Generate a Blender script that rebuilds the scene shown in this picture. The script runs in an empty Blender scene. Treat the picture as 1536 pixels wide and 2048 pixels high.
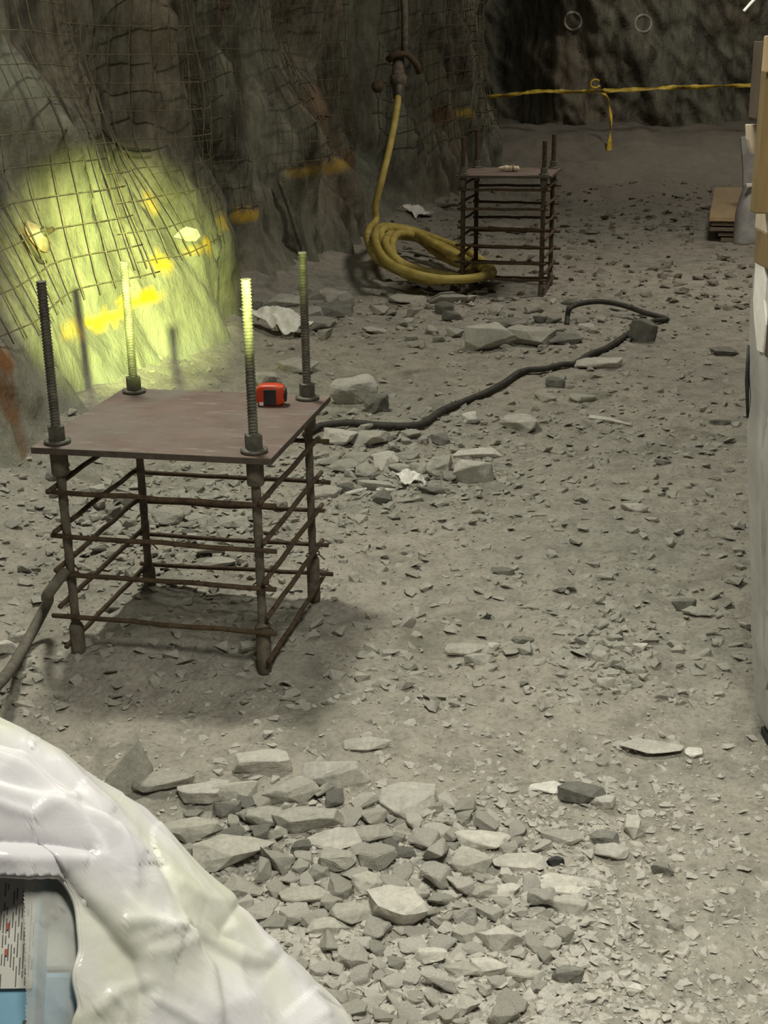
import bpy, bmesh, math, random
import numpy as np
from mathutils import Vector, Matrix, noise
from mathutils.bvhtree import BVHTree
SC = bpy.context.scene
COL = SC.collection
R = math.radians

# ------------------------------------------------------------------ camera
F, PITCH, ROLL, H = 2586.8, R(19.634), R(-.8193), 1.6295
cam_d = bpy.data.cameras.new('camera'); cam = bpy.data.objects.new('camera', cam_d); COL.objects.link(cam)
cam.location = (0, 0, H)
cam.rotation_euler = (Matrix.Rotation(R(90) - PITCH, 4, 'X') @ Matrix.Rotation(ROLL, 4, 'Z')).to_euler()
cam_d.sensor_fit = 'VERTICAL'; cam_d.sensor_height = 24; cam_d.lens = F / 2048 * 24
cam_d.clip_start = .05; cam_d.clip_end = 200
SC.camera = cam
# ------------------------------------------------------------------ light
SC.view_settings.view_transform = 'Standard'; SC.view_settings.look = 'None'
SC.view_settings.gamma = 1; SC.view_settings.use_curve_mapping = False
SC.view_settings.exposure = 0.0
w = bpy.data.worlds.new('world'); SC.world = w; w.use_nodes = True
w.node_tree.nodes['Background'].inputs[0].default_value = (1, .95, .86, 1)
w.node_tree.nodes['Background'].inputs[1].default_value = .04
def area(name, loc, target, size, power, col, spread=180):
    d = bpy.data.lights.new(name, 'AREA'); d.spread = R(spread); d.shape = 'DISK'; d.size = size; d.energy = power; d.color = col
    o = bpy.data.objects.new(name, d); COL.objects.link(o); o.location = loc
    o.rotation_euler = (Vector(target) - Vector(loc)).to_track_quat('-Z', 'Y').to_euler()
    return o
area('overhead_lamp', (-.95, 4.55, 4.0), (-.3, 3.2, 0), .6, 116, (1, .99, .855))
area('near_lamp', (.35, 1.0, 3.3), (.4, 1.9, 0), .8, 27, (1, .985, .86), 95)
area('far_lamp', (2.7, 8.8, 4.3), (2.6, 9.0, 0), 1.2, 105, (1, .93, .80))
area('end_fill', (4.6, 16.2, 4.4), (3.8, 18.8, 0), 1.2, 85, (1, .93, .82))  # added fill that brightens the far ramp, not a known lamp
hd = bpy.data.lights.new('headlamp', 'SPOT'); hd.energy = 9200; hd.color = (.84, 1, .30); hd.spot_size = R(12.8); hd.spot_blend = 1.0; hd.shadow_soft_size = .025
HEAD = bpy.data.objects.new('headlamp', hd); COL.objects.link(HEAD)
HEAD_LOC = Vector((.29, .35, 1.77)); HEAD_TGT = Vector((-1.29, 6.5, .56))
HEAD.location = HEAD_LOC; HEAD.rotation_euler = (HEAD_TGT - HEAD_LOC).to_track_quat('-Z', 'Y').to_euler()

# ------------------------------------------------------------------ view rays (used to read places off the photograph)
def ray(px, py):
    c, s = math.cos(ROLL), math.sin(ROLL); X, Y = px - 768, py - 1024; X, Y = c * X + s * Y, -s * X + c * Y
    return Vector((X / F, math.cos(PITCH) - Y / F * math.sin(PITCH), -math.sin(PITCH) - Y / F * math.cos(PITCH)))
def G(px, py, z=0.0):
    d = ray(px, py); t = (z - H) / d.z
    return Vector((d.x * t, d.y * t, z))
def atY(px, py, y):
    d = ray(px, py); t = y / d.y
    return Vector((d.x * t, y, H + d.z * t))
def proj(P):
    x = P[0]; dz = P[2] - H; y = P[1] * math.cos(PITCH) - dz * math.sin(PITCH); u = P[1] * math.sin(PITCH) + dz * math.cos(PITCH)
    X, Y = F * x / y, -F * u / y; c, s = math.cos(ROLL), math.sin(ROLL)
    return 768 + c * X - s * Y, 1024 + s * X + c * Y
def smooth(a, b, v):
    t = min(1, max(0, (v - a) / (b - a))); return t * t * (3 - 2 * t)

# ------------------------------------------------------------------ helpers
def link(name, me, mat=None, parent=None, flat=False):
    o = bpy.data.objects.new(name, me); COL.objects.link(o)
    if mat: me.materials.append(mat)
    if parent: o.parent = parent
    if not flat:
        for p in me.polygons: p.use_smooth = True
    return o
class MB:
    def __init__(s): s.v = []; s.f = []
    def add(s, v, f):
        n = len(s.v); s.v += [tuple(p) for p in v]; s.f += [tuple(i + n for i in q) for q in f]; return s
    def box(s, c, d, M=None):
        c = Vector(c); V = []
        for x in (-1, 1):
            for y in (-1, 1):
                for z in (-1, 1):
                    p = Vector((x * d[0] / 2, y * d[1] / 2, z * d[2] / 2)); V.append(c + (M @ p if M else p))
        return s.add(V, [(0, 1, 3, 2), (4, 6, 7, 5), (0, 4, 5, 1), (2, 3, 7, 6), (0, 2, 6, 4), (1, 5, 7, 3)])
    def lathe(s, prof, c=(0, 0, 0), n=12, axis=Vector((0, 0, 1))):
        q = axis.to_track_quat('Z', 'X'); c = Vector(c); V = []; Fc = []
        for (r, z) in prof:
            for k in range(n):
                a = 2 * math.pi * k / n; V.append(c + q @ Vector((r * math.cos(a), r * math.sin(a), z)))
        for i in range(len(prof) - 1):
            for k in range(n):
                k2 = (k + 1) % n; Fc.append((i * n + k, i * n + k2, (i + 1) * n + k2, (i + 1) * n + k))
        Fc.append(tuple(range(n))[::-1]); Fc.append(tuple((len(prof) - 1) * n + k for k in range(n)))
        return s.add(V, Fc)
    def tube(s, pts, r, n=6, cap=True):
        pts = [Vector(p) for p in pts]; m = len(pts); V = []; Fc = []
        T = [(pts[min(i + 1, m - 1)] - pts[max(i - 1, 0)]).normalized() for i in range(m)]
        N = T[0].orthogonal().normalized()
        for i in range(m):
            N = (N - T[i] * N.dot(T[i]))
            N = N.normalized() if N.length > 1e-6 else T[i].orthogonal().normalized()
            B = T[i].cross(N); rr = r[i] if isinstance(r, (list, tuple)) else r
            for k in range(n):
                a = 2 * math.pi * k / n; V.append(pts[i] + (N * math.cos(a) + B * math.sin(a)) * rr)
        for i in range(m - 1):
            for k in range(n):
                k2 = (k + 1) % n; Fc.append((i * n + k, i * n + k2, (i + 1) * n + k2, (i + 1) * n + k))
        if cap: Fc.append(tuple(range(n))[::-1]); Fc.append(tuple((m - 1) * n + k for k in range(n)))
        return s.add(V, Fc)
    def build(s, name, mat, parent=None, flat=False, bevel=0):
        me = bpy.data.meshes.new(name); me.from_pydata(s.v, [], s.f); me.update()
        o = link(name, me, mat, parent, flat)
        if bevel:
            b = o.modifiers.new('bevel', 'BEVEL'); b.width = bevel; b.segments = 2; b.limit_method = 'ANGLE'
        return o
def spline(P, n=12, closed=False):
    P = [Vector(p) for p in P]; out = []; m = len(P)
    for i in range(m if closed else m - 1):
        g = (lambda k: P[k % m]) if closed else (lambda k: P[min(max(k, 0), m - 1)])
        a, b, c, d = g(i - 1), g(i), g(i + 1), g(i + 2)
        for k in range(n):
            t = k / n
            out.append(.5 * ((2 * b) + (c - a) * t + (2 * a - 5 * b + 4 * c - d) * t * t + (3 * b - a - 3 * c + d) * t ** 3))
    if not closed: out.append(P[-1])
    return out
def tag(o, label, cat=None, group=None, kind=None):
    o['label'] = label
    if cat: o['category'] = cat
    if group: o['group'] = group
    if kind: o['kind'] = kind
    return o
def thing(name, loc, label, cat, group=None, rz=0):
    o = bpy.data.objects.new(name, None); COL.objects.link(o); o.location = loc; o.rotation_euler = (0, 0, rz)
    o.empty_display_size = .1
    return tag(o, label, cat, group)
def fbm(x, y, z=0, o=4):
    return noise.fractal(Vector((x, y, z)), 1.0, 2.0, o)

# ------------------------------------------------------------------ materials
def nt(name):
    m = bpy.data.materials.new(name); m.use_nodes = True; t = m.node_tree
    return m, t, t.nodes['Principled BSDF']
def N(t, typ, **k):
    n = t.nodes.new(typ)
    for a, b in k.items():
        if a.startswith('i_'): n.inputs[a[2:].replace('_', ' ')].default_value = b
        else: setattr(n, a, b)
    return n
def noise_n(t, scale, detail=6, rough=.6, stretch=None, coord='Object', dist=0):
    tc = N(t, 'ShaderNodeTexCoord'); n = N(t, 'ShaderNodeTexNoise'); n.inputs['Scale'].default_value = scale
    n.inputs['Detail'].default_value = detail; n.inputs['Roughness'].default_value = rough; n.inputs['Distortion'].default_value = dist
    if stretch:
        mp = N(t, 'ShaderNodeMapping'); mp.inputs['Scale'].default_value = stretch[:3]
        if len(stretch) > 3: mp.inputs['Rotation'].default_value = stretch[3]
        t.links.new(tc.outputs[coord], mp.inputs[0]); t.links.new(mp.outputs[0], n.inputs['Vector'])
    else: t.links.new(tc.outputs[coord], n.inputs['Vector'])
    return n
def ramp(t, src, stops):
    r = N(t, 'ShaderNodeValToRGB'); e = r.color_ramp.elements
    while len(e) < len(stops): e.new(.5)
    for i, (p, c) in enumerate(stops):
        e[i].position = p; e[i].color = (c[0], c[1], c[2], 1) if hasattr(c, '__len__') else (c, c, c, 1)
    t.links.new(src, r.inputs[0]); return r
def mix(t, a, b, fac, mode='MIX'):
    m = N(t, 'ShaderNodeMix', data_type='RGBA', blend_type=mode)
    for s, v in ((6, a), (7, b), (0, fac)):
        if hasattr(v, 'is_output'): t.links.new(v, m.inputs[s])
        elif hasattr(v, '__len__'): m.inputs[s].default_value = (v[0], v[1], v[2], 1)
        else: m.inputs[s].default_value = v
    return m.outputs[2]
def bump(t, b, src, strength, dist, prev=None):
    n = N(t, 'ShaderNodeBump'); n.inputs['Strength'].default_value = strength; n.inputs['Distance'].default_value = dist
    t.links.new(src, n.inputs['Height'])
    if prev: t.links.new(prev, n.inputs['Normal'])
    t.links.new(n.outputs[0], b.inputs['Normal']); return n.outputs[0]
def simple(name, c1, c2, scale=30, rough=.7, metal=0, bmp=.3, bd=.002, detail=5, lo=.35, hi=.65, stretch=None):
    m, t, b = nt(name); n = noise_n(t, scale, detail, .65, stretch)
    r = ramp(t, n.outputs[0], [(lo, c1), (hi, c2)]); t.links.new(r.outputs[0], b.inputs['Base Color'])
    b.inputs['Roughness'].default_value = rough; b.inputs['Metallic'].default_value = metal
    if bmp: bump(t, b, n.outputs[0], bmp, bd)
    return m
def mat_ground():
    m, t, b = nt('dusty_ground'); b.inputs['Roughness'].default_value = .95; b.inputs['Specular IOR Level'].default_value = .2
    n1 = noise_n(t, .9, 5, .6); n2 = noise_n(t, 9, 8, .7); n3 = noise_n(t, 60, 5, .7); n4 = noise_n(t, 2.3, 6, .65, dist=.5)
    base = ramp(t, n1.outputs[0], [(.35, (.34, .325, .275)), (.65, (.42, .385, .325))]).outputs[0]
    d = ramp(t, n2.outputs[0], [(.30, .55), (.55, 1.0), (.75, 1.12)]).outputs[0]
    c = mix(t, base, d, .8, 'MULTIPLY')
    c = mix(t, c, ramp(t, n3.outputs[0], [(.32, .62), (.5, 1), (.72, 1.15)]).outputs[0], .8, 'MULTIPLY')
    damp = ramp(t, n4.outputs[0], [(.56, 0), (.72, 1)]).outputs[0]
    c = mix(t, c, (.17, .165, .125), damp)  # damp, greener dirt
    at = N(t, 'ShaderNodeAttribute', attribute_name='mud'); c = mix(t, c, (.175, .155, .125), at.outputs['Fac'])
    t.links.new(c, b.inputs['Base Color'])
    v = N(t, 'ShaderNodeTexVoronoi'); v.inputs['Scale'].default_value = 55; tc = N(t, 'ShaderNodeTexCoord'); t.links.new(tc.outputs['Object'], v.inputs['Vector'])
    p = bump(t, b, n2.outputs[0], .6, .03)
    p = bump(t, b, v.outputs['Distance'], .35, .006, p)
    bump(t, b, n3.outputs[0], .7, .008, p)
    return m
def mat_wall():
    m, t, b = nt('rock_wall'); b.inputs['Roughness'].default_value = .93; b.inputs['Specular IOR Level'].default_value = .2
    n1 = noise_n(t, .55, 5, .6); n2 = noise_n(t, 5, 8, .7, (1, 1, .22, (0, R(-18), 0))); n3 = noise_n(t, 28, 6, .7); n4 = noise_n(t, 1.7, 5, .6, (1, 1, .45))
    base = ramp(t, n1.outputs[0], [(.4, (.205, .21, .16)), (.62, (.205, .175, .13))]).outputs[0]
    c = mix(t, base, ramp(t, n2.outputs[0], [(.36, .22), (.5, .85), (.68, 1.4)]).outputs[0], .85, 'MULTIPLY')  # streaks also put dark recesses and light faces into the colour
    c = mix(t, c, ramp(t, n3.outputs[0], [(.3, .7), (.6, 1.1)]).outputs[0], .6, 'MULTIPLY')
    c = mix(t, c, (.155, .085, .045), ramp(t, n4.outputs[0], [(.60, 0), (.74, .7)]).outputs[0])
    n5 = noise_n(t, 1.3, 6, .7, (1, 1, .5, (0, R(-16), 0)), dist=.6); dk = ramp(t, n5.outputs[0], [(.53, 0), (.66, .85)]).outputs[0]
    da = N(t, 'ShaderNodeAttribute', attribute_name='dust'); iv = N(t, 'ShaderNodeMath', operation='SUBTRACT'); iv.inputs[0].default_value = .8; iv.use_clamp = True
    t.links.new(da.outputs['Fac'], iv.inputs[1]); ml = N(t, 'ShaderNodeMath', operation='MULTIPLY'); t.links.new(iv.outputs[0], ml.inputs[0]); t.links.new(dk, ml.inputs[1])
    c = mix(t, c, (.055, .050, .036), ml.outputs[0])  # noise blotches paint the shade of deep rock pockets into the colour
    for nm, col in (('dust', (.40, .40, .33)), ('rust', (.20, .085, .025)), ('paint', (.74, .46, .015))):
        at = N(t, 'ShaderNodeAttribute', attribute_name=nm); c = mix(t, c, col, at.outputs['Fac'])
    t.links.new(c, b.inputs['Base Color'])
    tc = N(t, 'ShaderNodeTexCoord'); mp = N(t, 'ShaderNodeMapping'); mp.inputs['Scale'].default_value = (1, 1, .45); mp.inputs['Rotation'].default_value = (0, R(-16), 0)
    t.links.new(tc.outputs['Object'], mp.inputs[0]); mxv = N(t, 'ShaderNodeMix', data_type='RGBA'); mxv.inputs[0].default_value = .12
    t.links.new(mp.outputs[0], mxv.inputs[6]); t.links.new(n4.outputs['Color'], mxv.inputs[7])
    vo = N(t, 'ShaderNodeTexVoronoi'); vo.inputs['Scale'].default_value = 6.5; t.links.new(mxv.outputs[2], vo.inputs['Vector'])
    p = bump(t, b, n2.outputs[0], .55, .07); p = bump(t, b, vo.outputs['Distance'], .35, .06, p); bump(t, b, n3.outputs[0], .5, .014, p)
    return m
def mat_rock(name, c1, c2):
    m, t, b = nt(name); b.inputs['Roughness'].default_value = .92; b.inputs['Specular IOR Level'].default_value = .2
    n1 = noise_n(t, 18, 6, .65); n2 = noise_n(t, 90, 4, .7)
    oi = N(t, 'ShaderNodeObjectInfo')
    c = ramp(t, n1.outputs[0], [(.32, c1), (.62, c2)]).outputs[0]
    c = mix(t, c, ramp(t, n2.outputs[0], [(.3, .75), (.6, 1.08)]).outputs[0], .7, 'MULTIPLY')
    c = mix(t, c, ramp(t, oi.outputs['Random'], [(0, .82), (1, 1.15)]).outputs[0], 1, 'MULTIPLY')
    t.links.new(c, b.inputs['Base Color'])
    p = bump(t, b, n1.outputs[0], .5, .012); bump(t, b, n2.outputs[0], .5, .003, p)
    return m
M = {}
M['ground'] = mat_ground(); M['wall'] = mat_wall()
M['rock_mid'] = mat_rock('grey_rock', (.33, .32, .275), (.43, .41, .355))
M['rock_pale'] = mat_rock('pale_rock', (.42, .405, .36), (.56, .53, .47))
M['rock_dark'] = mat_rock('dark_rock', (.15, .15, .13), (.24, .23, .20))
M['rock_farm'] = mat_rock('brown_rock', (.16, .145, .115), (.27, .25, .205))
M['rock_white'] = mat_rock('white_chip', (.60, .58, .52), (.75, .72, .66))
M['rock_black'] = mat_rock('black_chip', (.03, .03, .03), (.06, .06, .06))
M['rust'] = simple('rusty_bar', (.042, .026, .015), (.105, .068, .036), 45, .85)
M['rod'] = simple('dusty_threaded_steel', (.085, .08, .063), (.20, .19, .15), 40, .7, .35)
M['rodmud'] = simple('muddy_steel', (.075, .06, .043), (.17, .145, .11), 30, .9)
M['nut'] = simple('dull_steel_nut', (.09, .085, .07), (.16, .15, .12), 50, .6, .4)
M['plate'] = simple('red_brown_plate', (.17, .115, .09), (.27, .20, .165), 9, .75, .1, .2, .002, 8, .35, .62, (1, 2.2, 1))
def mat_plate():
    m, t, b = nt('red_brown_plate'); b.inputs['Roughness'].default_value = .72
    n1 = noise_n(t, 5, 8, .65, (1, 1.8, 1)); n2 = noise_n(t, 14, 7, .7, (.6, 2.2, 1)); n3 = noise_n(t, 3.1, 5, .6, dist=.4)
    c = ramp(t, n1.outputs[0], [(.35, (.115, .076, .060)), (.65, (.175, .124, .10))]).outputs[0]
    c = mix(t, c, (.36, .30, .26), ramp(t, n2.outputs[0], [(.56, 0), (.74, .8)]).outputs[0])
    c = mix(t, c, (.17, .155, .13), ramp(t, n3.outputs[0], [(.47, 0), (.66, .75)]).outputs[0])
    t.links.new(c, b.inputs['Base Color']); bump(t, b, n2.outputs[0], .2, .002); return m
M['plate'] = mat_plate()
M['edge'] = simple('plate_edge_shade', (.06, .045, .035), (.10, .08, .06), 30, .8)  # darker than the top: shade of the unlit sides put into the colour
M['boltplate'] = simple('rust_stained_plate', (.24, .13, .06), (.44, .41, .33), 11, .8, 0, .2)
M['wire'] = simple('rusty_wire', (.10, .075, .04), (.22, .19, .12), 25, .8, .2, 0)
M['hose'] = simple('yellow_hose', (.36, .27, .055), (.52, .42, .12), 12, .65, 0, .2)
M['hosefar'] = M['hose']
M['cable'] = simple('black_cable', (.022, .020, .016), (.06, .055, .042), 30, .7)
M['greyhose'] = simple('muddy_grey_hose', (.10, .09, .07), (.19, .17, .135), 22, .85)
M['tape'] = simple('yellow_tape', (.30, .20, .02), (.78, .56, .06), 7, .5, 0, 0)
M['red'] = simple('red_plastic', (.50, .045, .012), (.62, .07, .02), 20, .4, 0, 0)
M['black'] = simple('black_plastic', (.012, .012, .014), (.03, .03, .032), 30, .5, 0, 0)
M['ply'] = simple('tan_board', (.40, .285, .15), (.50, .37, .21), 14, .7, 0, .1, .001, 6, .3, .7, (1, .2, 1))
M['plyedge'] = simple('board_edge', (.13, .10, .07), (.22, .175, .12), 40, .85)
M['wood'] = simple('tan_timber', (.17, .115, .045), (.25, .175, .075), 14, .7, 0, .15, .002, 6, .3, .7, (3, 3, .3))
M['brown'] = simple('dark_brown_card', (.055, .035, .02), (.09, .06, .035), 14, .8, 0, 0)
M['pallet'] = simple('black_pallet', (.008, .008, .01), (.02, .02, .022), 20, .7, 0, 0)
M['cloth'] = simple('white_cloth', (.72, .70, .64), (.86, .84, .78), 20, .9, 0, .3, .004)
M['foam'] = simple('cream_foam', (.55, .46, .34), (.64, .55, .42), 20, .85, 0, .2)
M['paper'] = simple('label_paper', (.72, .70, .64), (.78, .76, .70), 10, .7, 0, 0)
M['ink'] = simple('print_ink', (.10, .10, .09), (.22, .22, .20), 60, .8, 0, 0)
M['redink'] = simple('red_print', (.5, .1, .08), (.6, .15, .1), 60, .8, 0, 0)
M['blue'] = simple('pale_blue_card', (.26, .50, .68), (.32, .57, .74), 8, .55, 0, 0)
M['white_ink'] = simple('white_print', (.7, .78, .8), (.8, .86, .88), 8, .55, 0, 0)
M['ring'] = simple('white_ring_paint', (.34, .33, .28), (.48, .46, .40), 12, .8, 0, 0)
M['sheath'] = simple('grey_wrap', (.30, .29, .285), (.46, .44, .43), 8, .5, 0, .3, .01)
def mat_bag():
    m, t, b = nt('white_plastic_bag'); n = noise_n(t, 6, 4, .5)
    r = ramp(t, n.outputs[0], [(.38, (.71, .71, .59)), (.6, (.77, .745, .775))]); t.links.new(r.outputs[0], b.inputs['Base Color'])
    b.inputs['Roughness'].default_value = .27; b.inputs['Specular IOR Level'].default_value = .5
    nb = noise_n(t, 30, 5, .6, (1, 1, .45, (0, R(35), 0)), dist=.8); bump(t, b, nb.outputs[0], .22, .006)
    b.inputs['Subsurface Weight'].default_value = .15; b.inputs['Subsurface Radius'].default_value = (.03, .03, .025); b.inputs['Subsurface Scale'].default_value = .5
    return m
M['bag'] = mat_bag()
def mat_film(name, col, alpha, rough):
    m, t, b = nt(name); b.inputs['Base Color'].default_value = (*col, 1); b.inputs['Roughness'].default_value = rough
    n = noise_n(t, 9, 5, .6); r = ramp(t, n.outputs[0], [(.35, alpha - .12), (.65, alpha + .12)]); t.links.new(r.outputs[0], b.inputs['Alpha'])
    bump(t, b, n.outputs[0], .3, .01)
    return m
M['clear'] = mat_film('milky_clear_plastic', (.80, .79, .74), .50, .15)
M['wrap'] = mat_film('stretch_wrap', (.56, .54, .52), .82, .3)

# ------------------------------------------------------------------ wall and ground shapes
BASE = [(-2.5, 2.2), (-1.95, 3.6), (-1.62, 4.6), (-1.45, 5.3), (-1.36, 6.0), (-1.2, 6.6), (-.86, 7.4), (-.92, 8.0), (-1.05, 9.0), (-.62, 10.2), (-.22, 11.5), (-.02, 12.3), (.55, 13.7), (.95, 15.2), (1.35, 17.2), (1.75, 19.4), (1.9, 20.6)]
_b = spline([(x, y, 0) for x, y in BASE], 40)
_d = [0]
for i in range(1, len(_b)): _d.append(_d[-1] + (_b[i] - _b[i - 1]).length)
SL = _d[-1]; _da = np.array(_d); _ba = np.array([tuple(p) for p in _b])
def bpos(s): return Vector((np.interp(s, _da, _ba[:, 0]), np.interp(s, _da, _ba[:, 1]), 0))
def bnor(s):
    t = bpos(min(SL, s + .45)) - bpos(max(0, s - .45)); return Vector((t.y, -t.x, 0)).normalized()
_bp = [bpos(SL * i / 600) for i in range(601)]; _bn = [bnor(SL * i / 600) for i in range(601)]
def bl(s, A):
    f = max(0, min(599.999, s / SL * 600)); i = int(f); return A[i].lerp(A[i + 1], f - i)
LEAN = ([0, .25, .5, 1.1, 1.7, 2.6, 4.8], [0, -.04, -.13, -.42, -.54, -.5, .35])
def s_of_y(y): return float(np.interp(y, _ba[:, 1], _da))
RECESS = [  # (y of the base there, z, half width along, half height, depth)
    (8.7, .75, .55, .7, .45), (12.6, 1.2, .5, 1.2, .5), (13.2, .3, .3, .5, .2), (19.6, 1.3, .9, 1.2, .7), (7.05, 1.35, .22, .5, .22), (11.0, 1.75, .3, .5, .3)]
BULGE = [(10.3, 1.0, .35, .35, .30), (10.9, .25, .45, .35, .14), (6.3, 1.2, .25, .5, .12), (15.6, 1.2, .3, 1.2, .25), (17.0, .6, .3, .7, .2)]
_rec = [(s_of_y(a), b, c, d, -e) for a, b, c, d, e in RECESS] + [(s_of_y(a), b, c, d, e) for a, b, c, d, e in BULGE]
def wall_off(s, z, fine=True):
    k = 1 - .55 * smooth(4.2, 6.2, s)
    o = float(np.interp(z, *LEAN)) * k + .10 * math.exp(-z / .12)
    for (a, b, c, d, e) in _rec:
        q = ((s - a) + .22 * (z - b)) / c; p = (z - b) / d
        g = q * q + p * p
        if g < 6: o += e * math.exp(-g)
    sl = s + .28 * z
    amp = .4 + .6 * max(smooth(4.6, 6.6, s), smooth(.8, 1.25, z))
    o += amp * .15 * fbm(sl * 1.1, z * .30, 3.1, 3)
    if fine:
        r = 1 - abs(fbm(sl * 2.2, z * .5, 7.7, 3)); o += amp * .22 * (r - .75)
        vd = noise.voronoi(Vector((sl * 2.4 + .3 * fbm(s * 3, z * 3, 2, 2), z * 1.0, 3.3)))[0]; o += amp * .24 * (min(.5, vd[1] - vd[0]) - .25)
        o += .030 * amp * fbm(sl * 7, z * 2.0, 1.3, 4) + .012 * fbm(s * 16, z * 12, 9.0, 3)
    return o
def wall_pt(s, z, off=0, fine=True):
    return bl(s, _bp) + bl(s, _bn) * (wall_off(s, z, fine) + off) + Vector((0, 0, z))
def base_dist(x, y):
    f = np.interp(y, _ba[:, 1], _ba[:, 0]); return x - float(f)
def gh(x, y):
    h = .024 * fbm(x * .9, y * .9, .5, 3) + .013 * fbm(x * 4, y * 4, 2.5, 4) + .009 * fbm(x * 15, y * 15, 4.5, 3) + .004 * noise.noise(Vector((x * 48, y * 48, 1)))
    h += .09 * smooth(13.5, 15.5, y) * fbm(x * 1.3, y * 1.3, 8, 4) + .48 * smooth(15.6, 20.2, y) + .05 * smooth(15.3, 15.9, y + .4 * fbm(x * .8, 1.0, 0, 3))
    h += .13 * math.exp(-max(0, base_dist(x, y)) / .22) * (1 if y < 15 else .3)
    h += .05 * math.exp(-(((x + .55) / .35) ** 2 + ((y - 3.38) / .16) ** 2)) - .03 * math.exp(-(((x + .45) / .3) ** 2 + ((y - 3.75) / .12) ** 2))
    return h
def grid(nx, ny, fn):
    V = [fn(i, j) for j in range(ny) for i in range(nx)]
    Fc = [(j * nx + i, j * nx + i + 1, (j + 1) * nx + i + 1, (j + 1) * nx + i) for j in range(ny - 1) for i in range(nx - 1)]
    return V, Fc
def struct(name, V, Fc, mat, label):
    me = bpy.data.meshes.new(name); me.from_pydata(V, [], Fc); me.update()
    o = link(name, me, mat); tag(o, label, 'room', kind='structure'); return o
def attr(o, name, vals):
    a = o.data.attributes.new(name, 'FLOAT', 'POINT'); a.data.foreach_set('value', vals)
# ground
ys = list(np.linspace(-3, .8, 12)) + [.8 * math.exp(i * math.log(21.5 / .8) / 520) for i in range(1, 521)]
xs = list(np.linspace(-3.2, -2.0, 20)) + list(np.linspace(-1.98, 1.9, 250)) + list(np.linspace(1.93, 7, 130))
V, Fc = grid(len(xs), len(ys), lambda i, j: (xs[i], ys[j], gh(xs[i], ys[j])))
floor = struct('floor', V, Fc, M['ground'], 'dusty grey uneven dirt floor of the tunnel, strewn with broken rock')
attr(floor, 'mud', [.75 * smooth(11.5, 16.5, p[1] + .8 * fbm(p[0] * .6, p[1] * .6, 5, 3)) for p in V])
# left wall
ns, nz = 560, 120
ss = [SL * i / (ns - 1) for i in range(ns)]
zs = [-.25 + 5.0 * (j / (nz - 1)) ** 1.35 for j in range(nz)]
V, Fc = grid(ns, nz, lambda i, j: wall_pt(ss[i], max(zs[j], -.05)) + Vector((0, 0, min(0, zs[j]))))
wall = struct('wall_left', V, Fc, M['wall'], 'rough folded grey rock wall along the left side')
BV = BVHTree.FromPolygons([tuple(p) for p in V], Fc)
wallV = np.array([tuple(p) for p in V])
def W(px, py, off=0):
    h = BV.ray_cast(Vector((0, 0, H)), ray(px, py).normalized())
    if h[0] is None: return Vector((0, 20, 1)), Vector((0, -1, 0))
    n = h[1]; n = n if n.dot(ray(px, py)) < 0 else -n
    return h[0] + n * off, n
def blot(spots):
    v = np.zeros(len(wallV))
    for (px, py, rx, rz, st) in spots:
        c, n = W(px, py); d = wallV - np.array(c)
        q = (d[:, 0] ** 2 + d[:, 1] ** 2) / rx ** 2 + d[:, 2] ** 2 / rz ** 2
        for i in np.nonzero(q < 3)[0]:
            g = q[i] + 1.1 * noise.noise(Vector(wallV[i]) * 14)
            v[i] = max(v[i], st * (1 - smooth(.35, 1.25, g)))
    return list(v)
attr(wall, 'paint', blot([(325, 525, .09, .045, .9), (292, 597, .16, .04, 1), (255, 605, .12, .03, .8), (205, 640, .22, .035, .9), (150, 660, .12, .05, .5), (415, 490, .10, .05, .7), (492, 430, .14, .05, .55), (450, 440, .12, .04, .5), (395, 500, .1, .03, .5), (300, 405, .05, .05, .4), (680, 330, .35, .06, .4), (620, 340, .3, .05, .35), (930, 225, .35, .05, .5)]))
attr(wall, 'rust', blot([(6, 720, .10, .10, .9), (14, 800, .07, .16, .7), (45, 900, .06, .12, .5), (60, 480, .08, .08, .5), (645, 220, .5, .2, .3), (880, 230, .25, .1, .5), (700, 320, .3, .1, .5)]))
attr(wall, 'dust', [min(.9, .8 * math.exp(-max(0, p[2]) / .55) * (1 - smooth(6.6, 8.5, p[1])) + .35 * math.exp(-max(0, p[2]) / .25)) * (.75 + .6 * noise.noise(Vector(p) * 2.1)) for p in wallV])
# back wall
def backpt(i, j):
    x = .8 + 6.4 * i / 199; z = -.2 + 5 * j / 99
    sl = x + .55 * z
    y = 20.3 - .25 * z * .6 + .35 * fbm(sl * .8, z * .4, 2, 3) + .22 * (abs(fbm(sl * 2.1, z * .9, 5, 4)) - .3) + .08 * fbm(sl * 6, z * 4, 8, 3)
    y += 1.3 * (1 - smooth(1.7, 2.7, x - .1 * z)) * smooth(-.2, .3, z)
    return (x, y, z)
V, Fc = grid(200, 100, backpt)
bw = struct('wall_back', V, Fc, M['wall'], 'dark rough rock wall closing the far end of the tunnel')
BVB = BVHTree.FromPolygons(V, Fc)
V, Fc = grid(80, 40, lambda i, j: (6.6 + .3 * fbm(i * .3, j * .3, 4, 4), -2 + 23 * i / 79, -.2 + 5 * j / 39))
struct('wall_right', V, Fc, M['wall'], 'rough rock wall on the right side, outside the frame')
V, Fc = grid(60, 80, lambda i, j: (-3.6 + 11 * i / 59, -2 + 23 * j / 79, 4.7 + .25 * fbm(i * .2, j * .2, 6, 4)))
struct('ceiling', V, Fc, M['wall'], 'rough rock roof of the tunnel above the frame')

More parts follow.
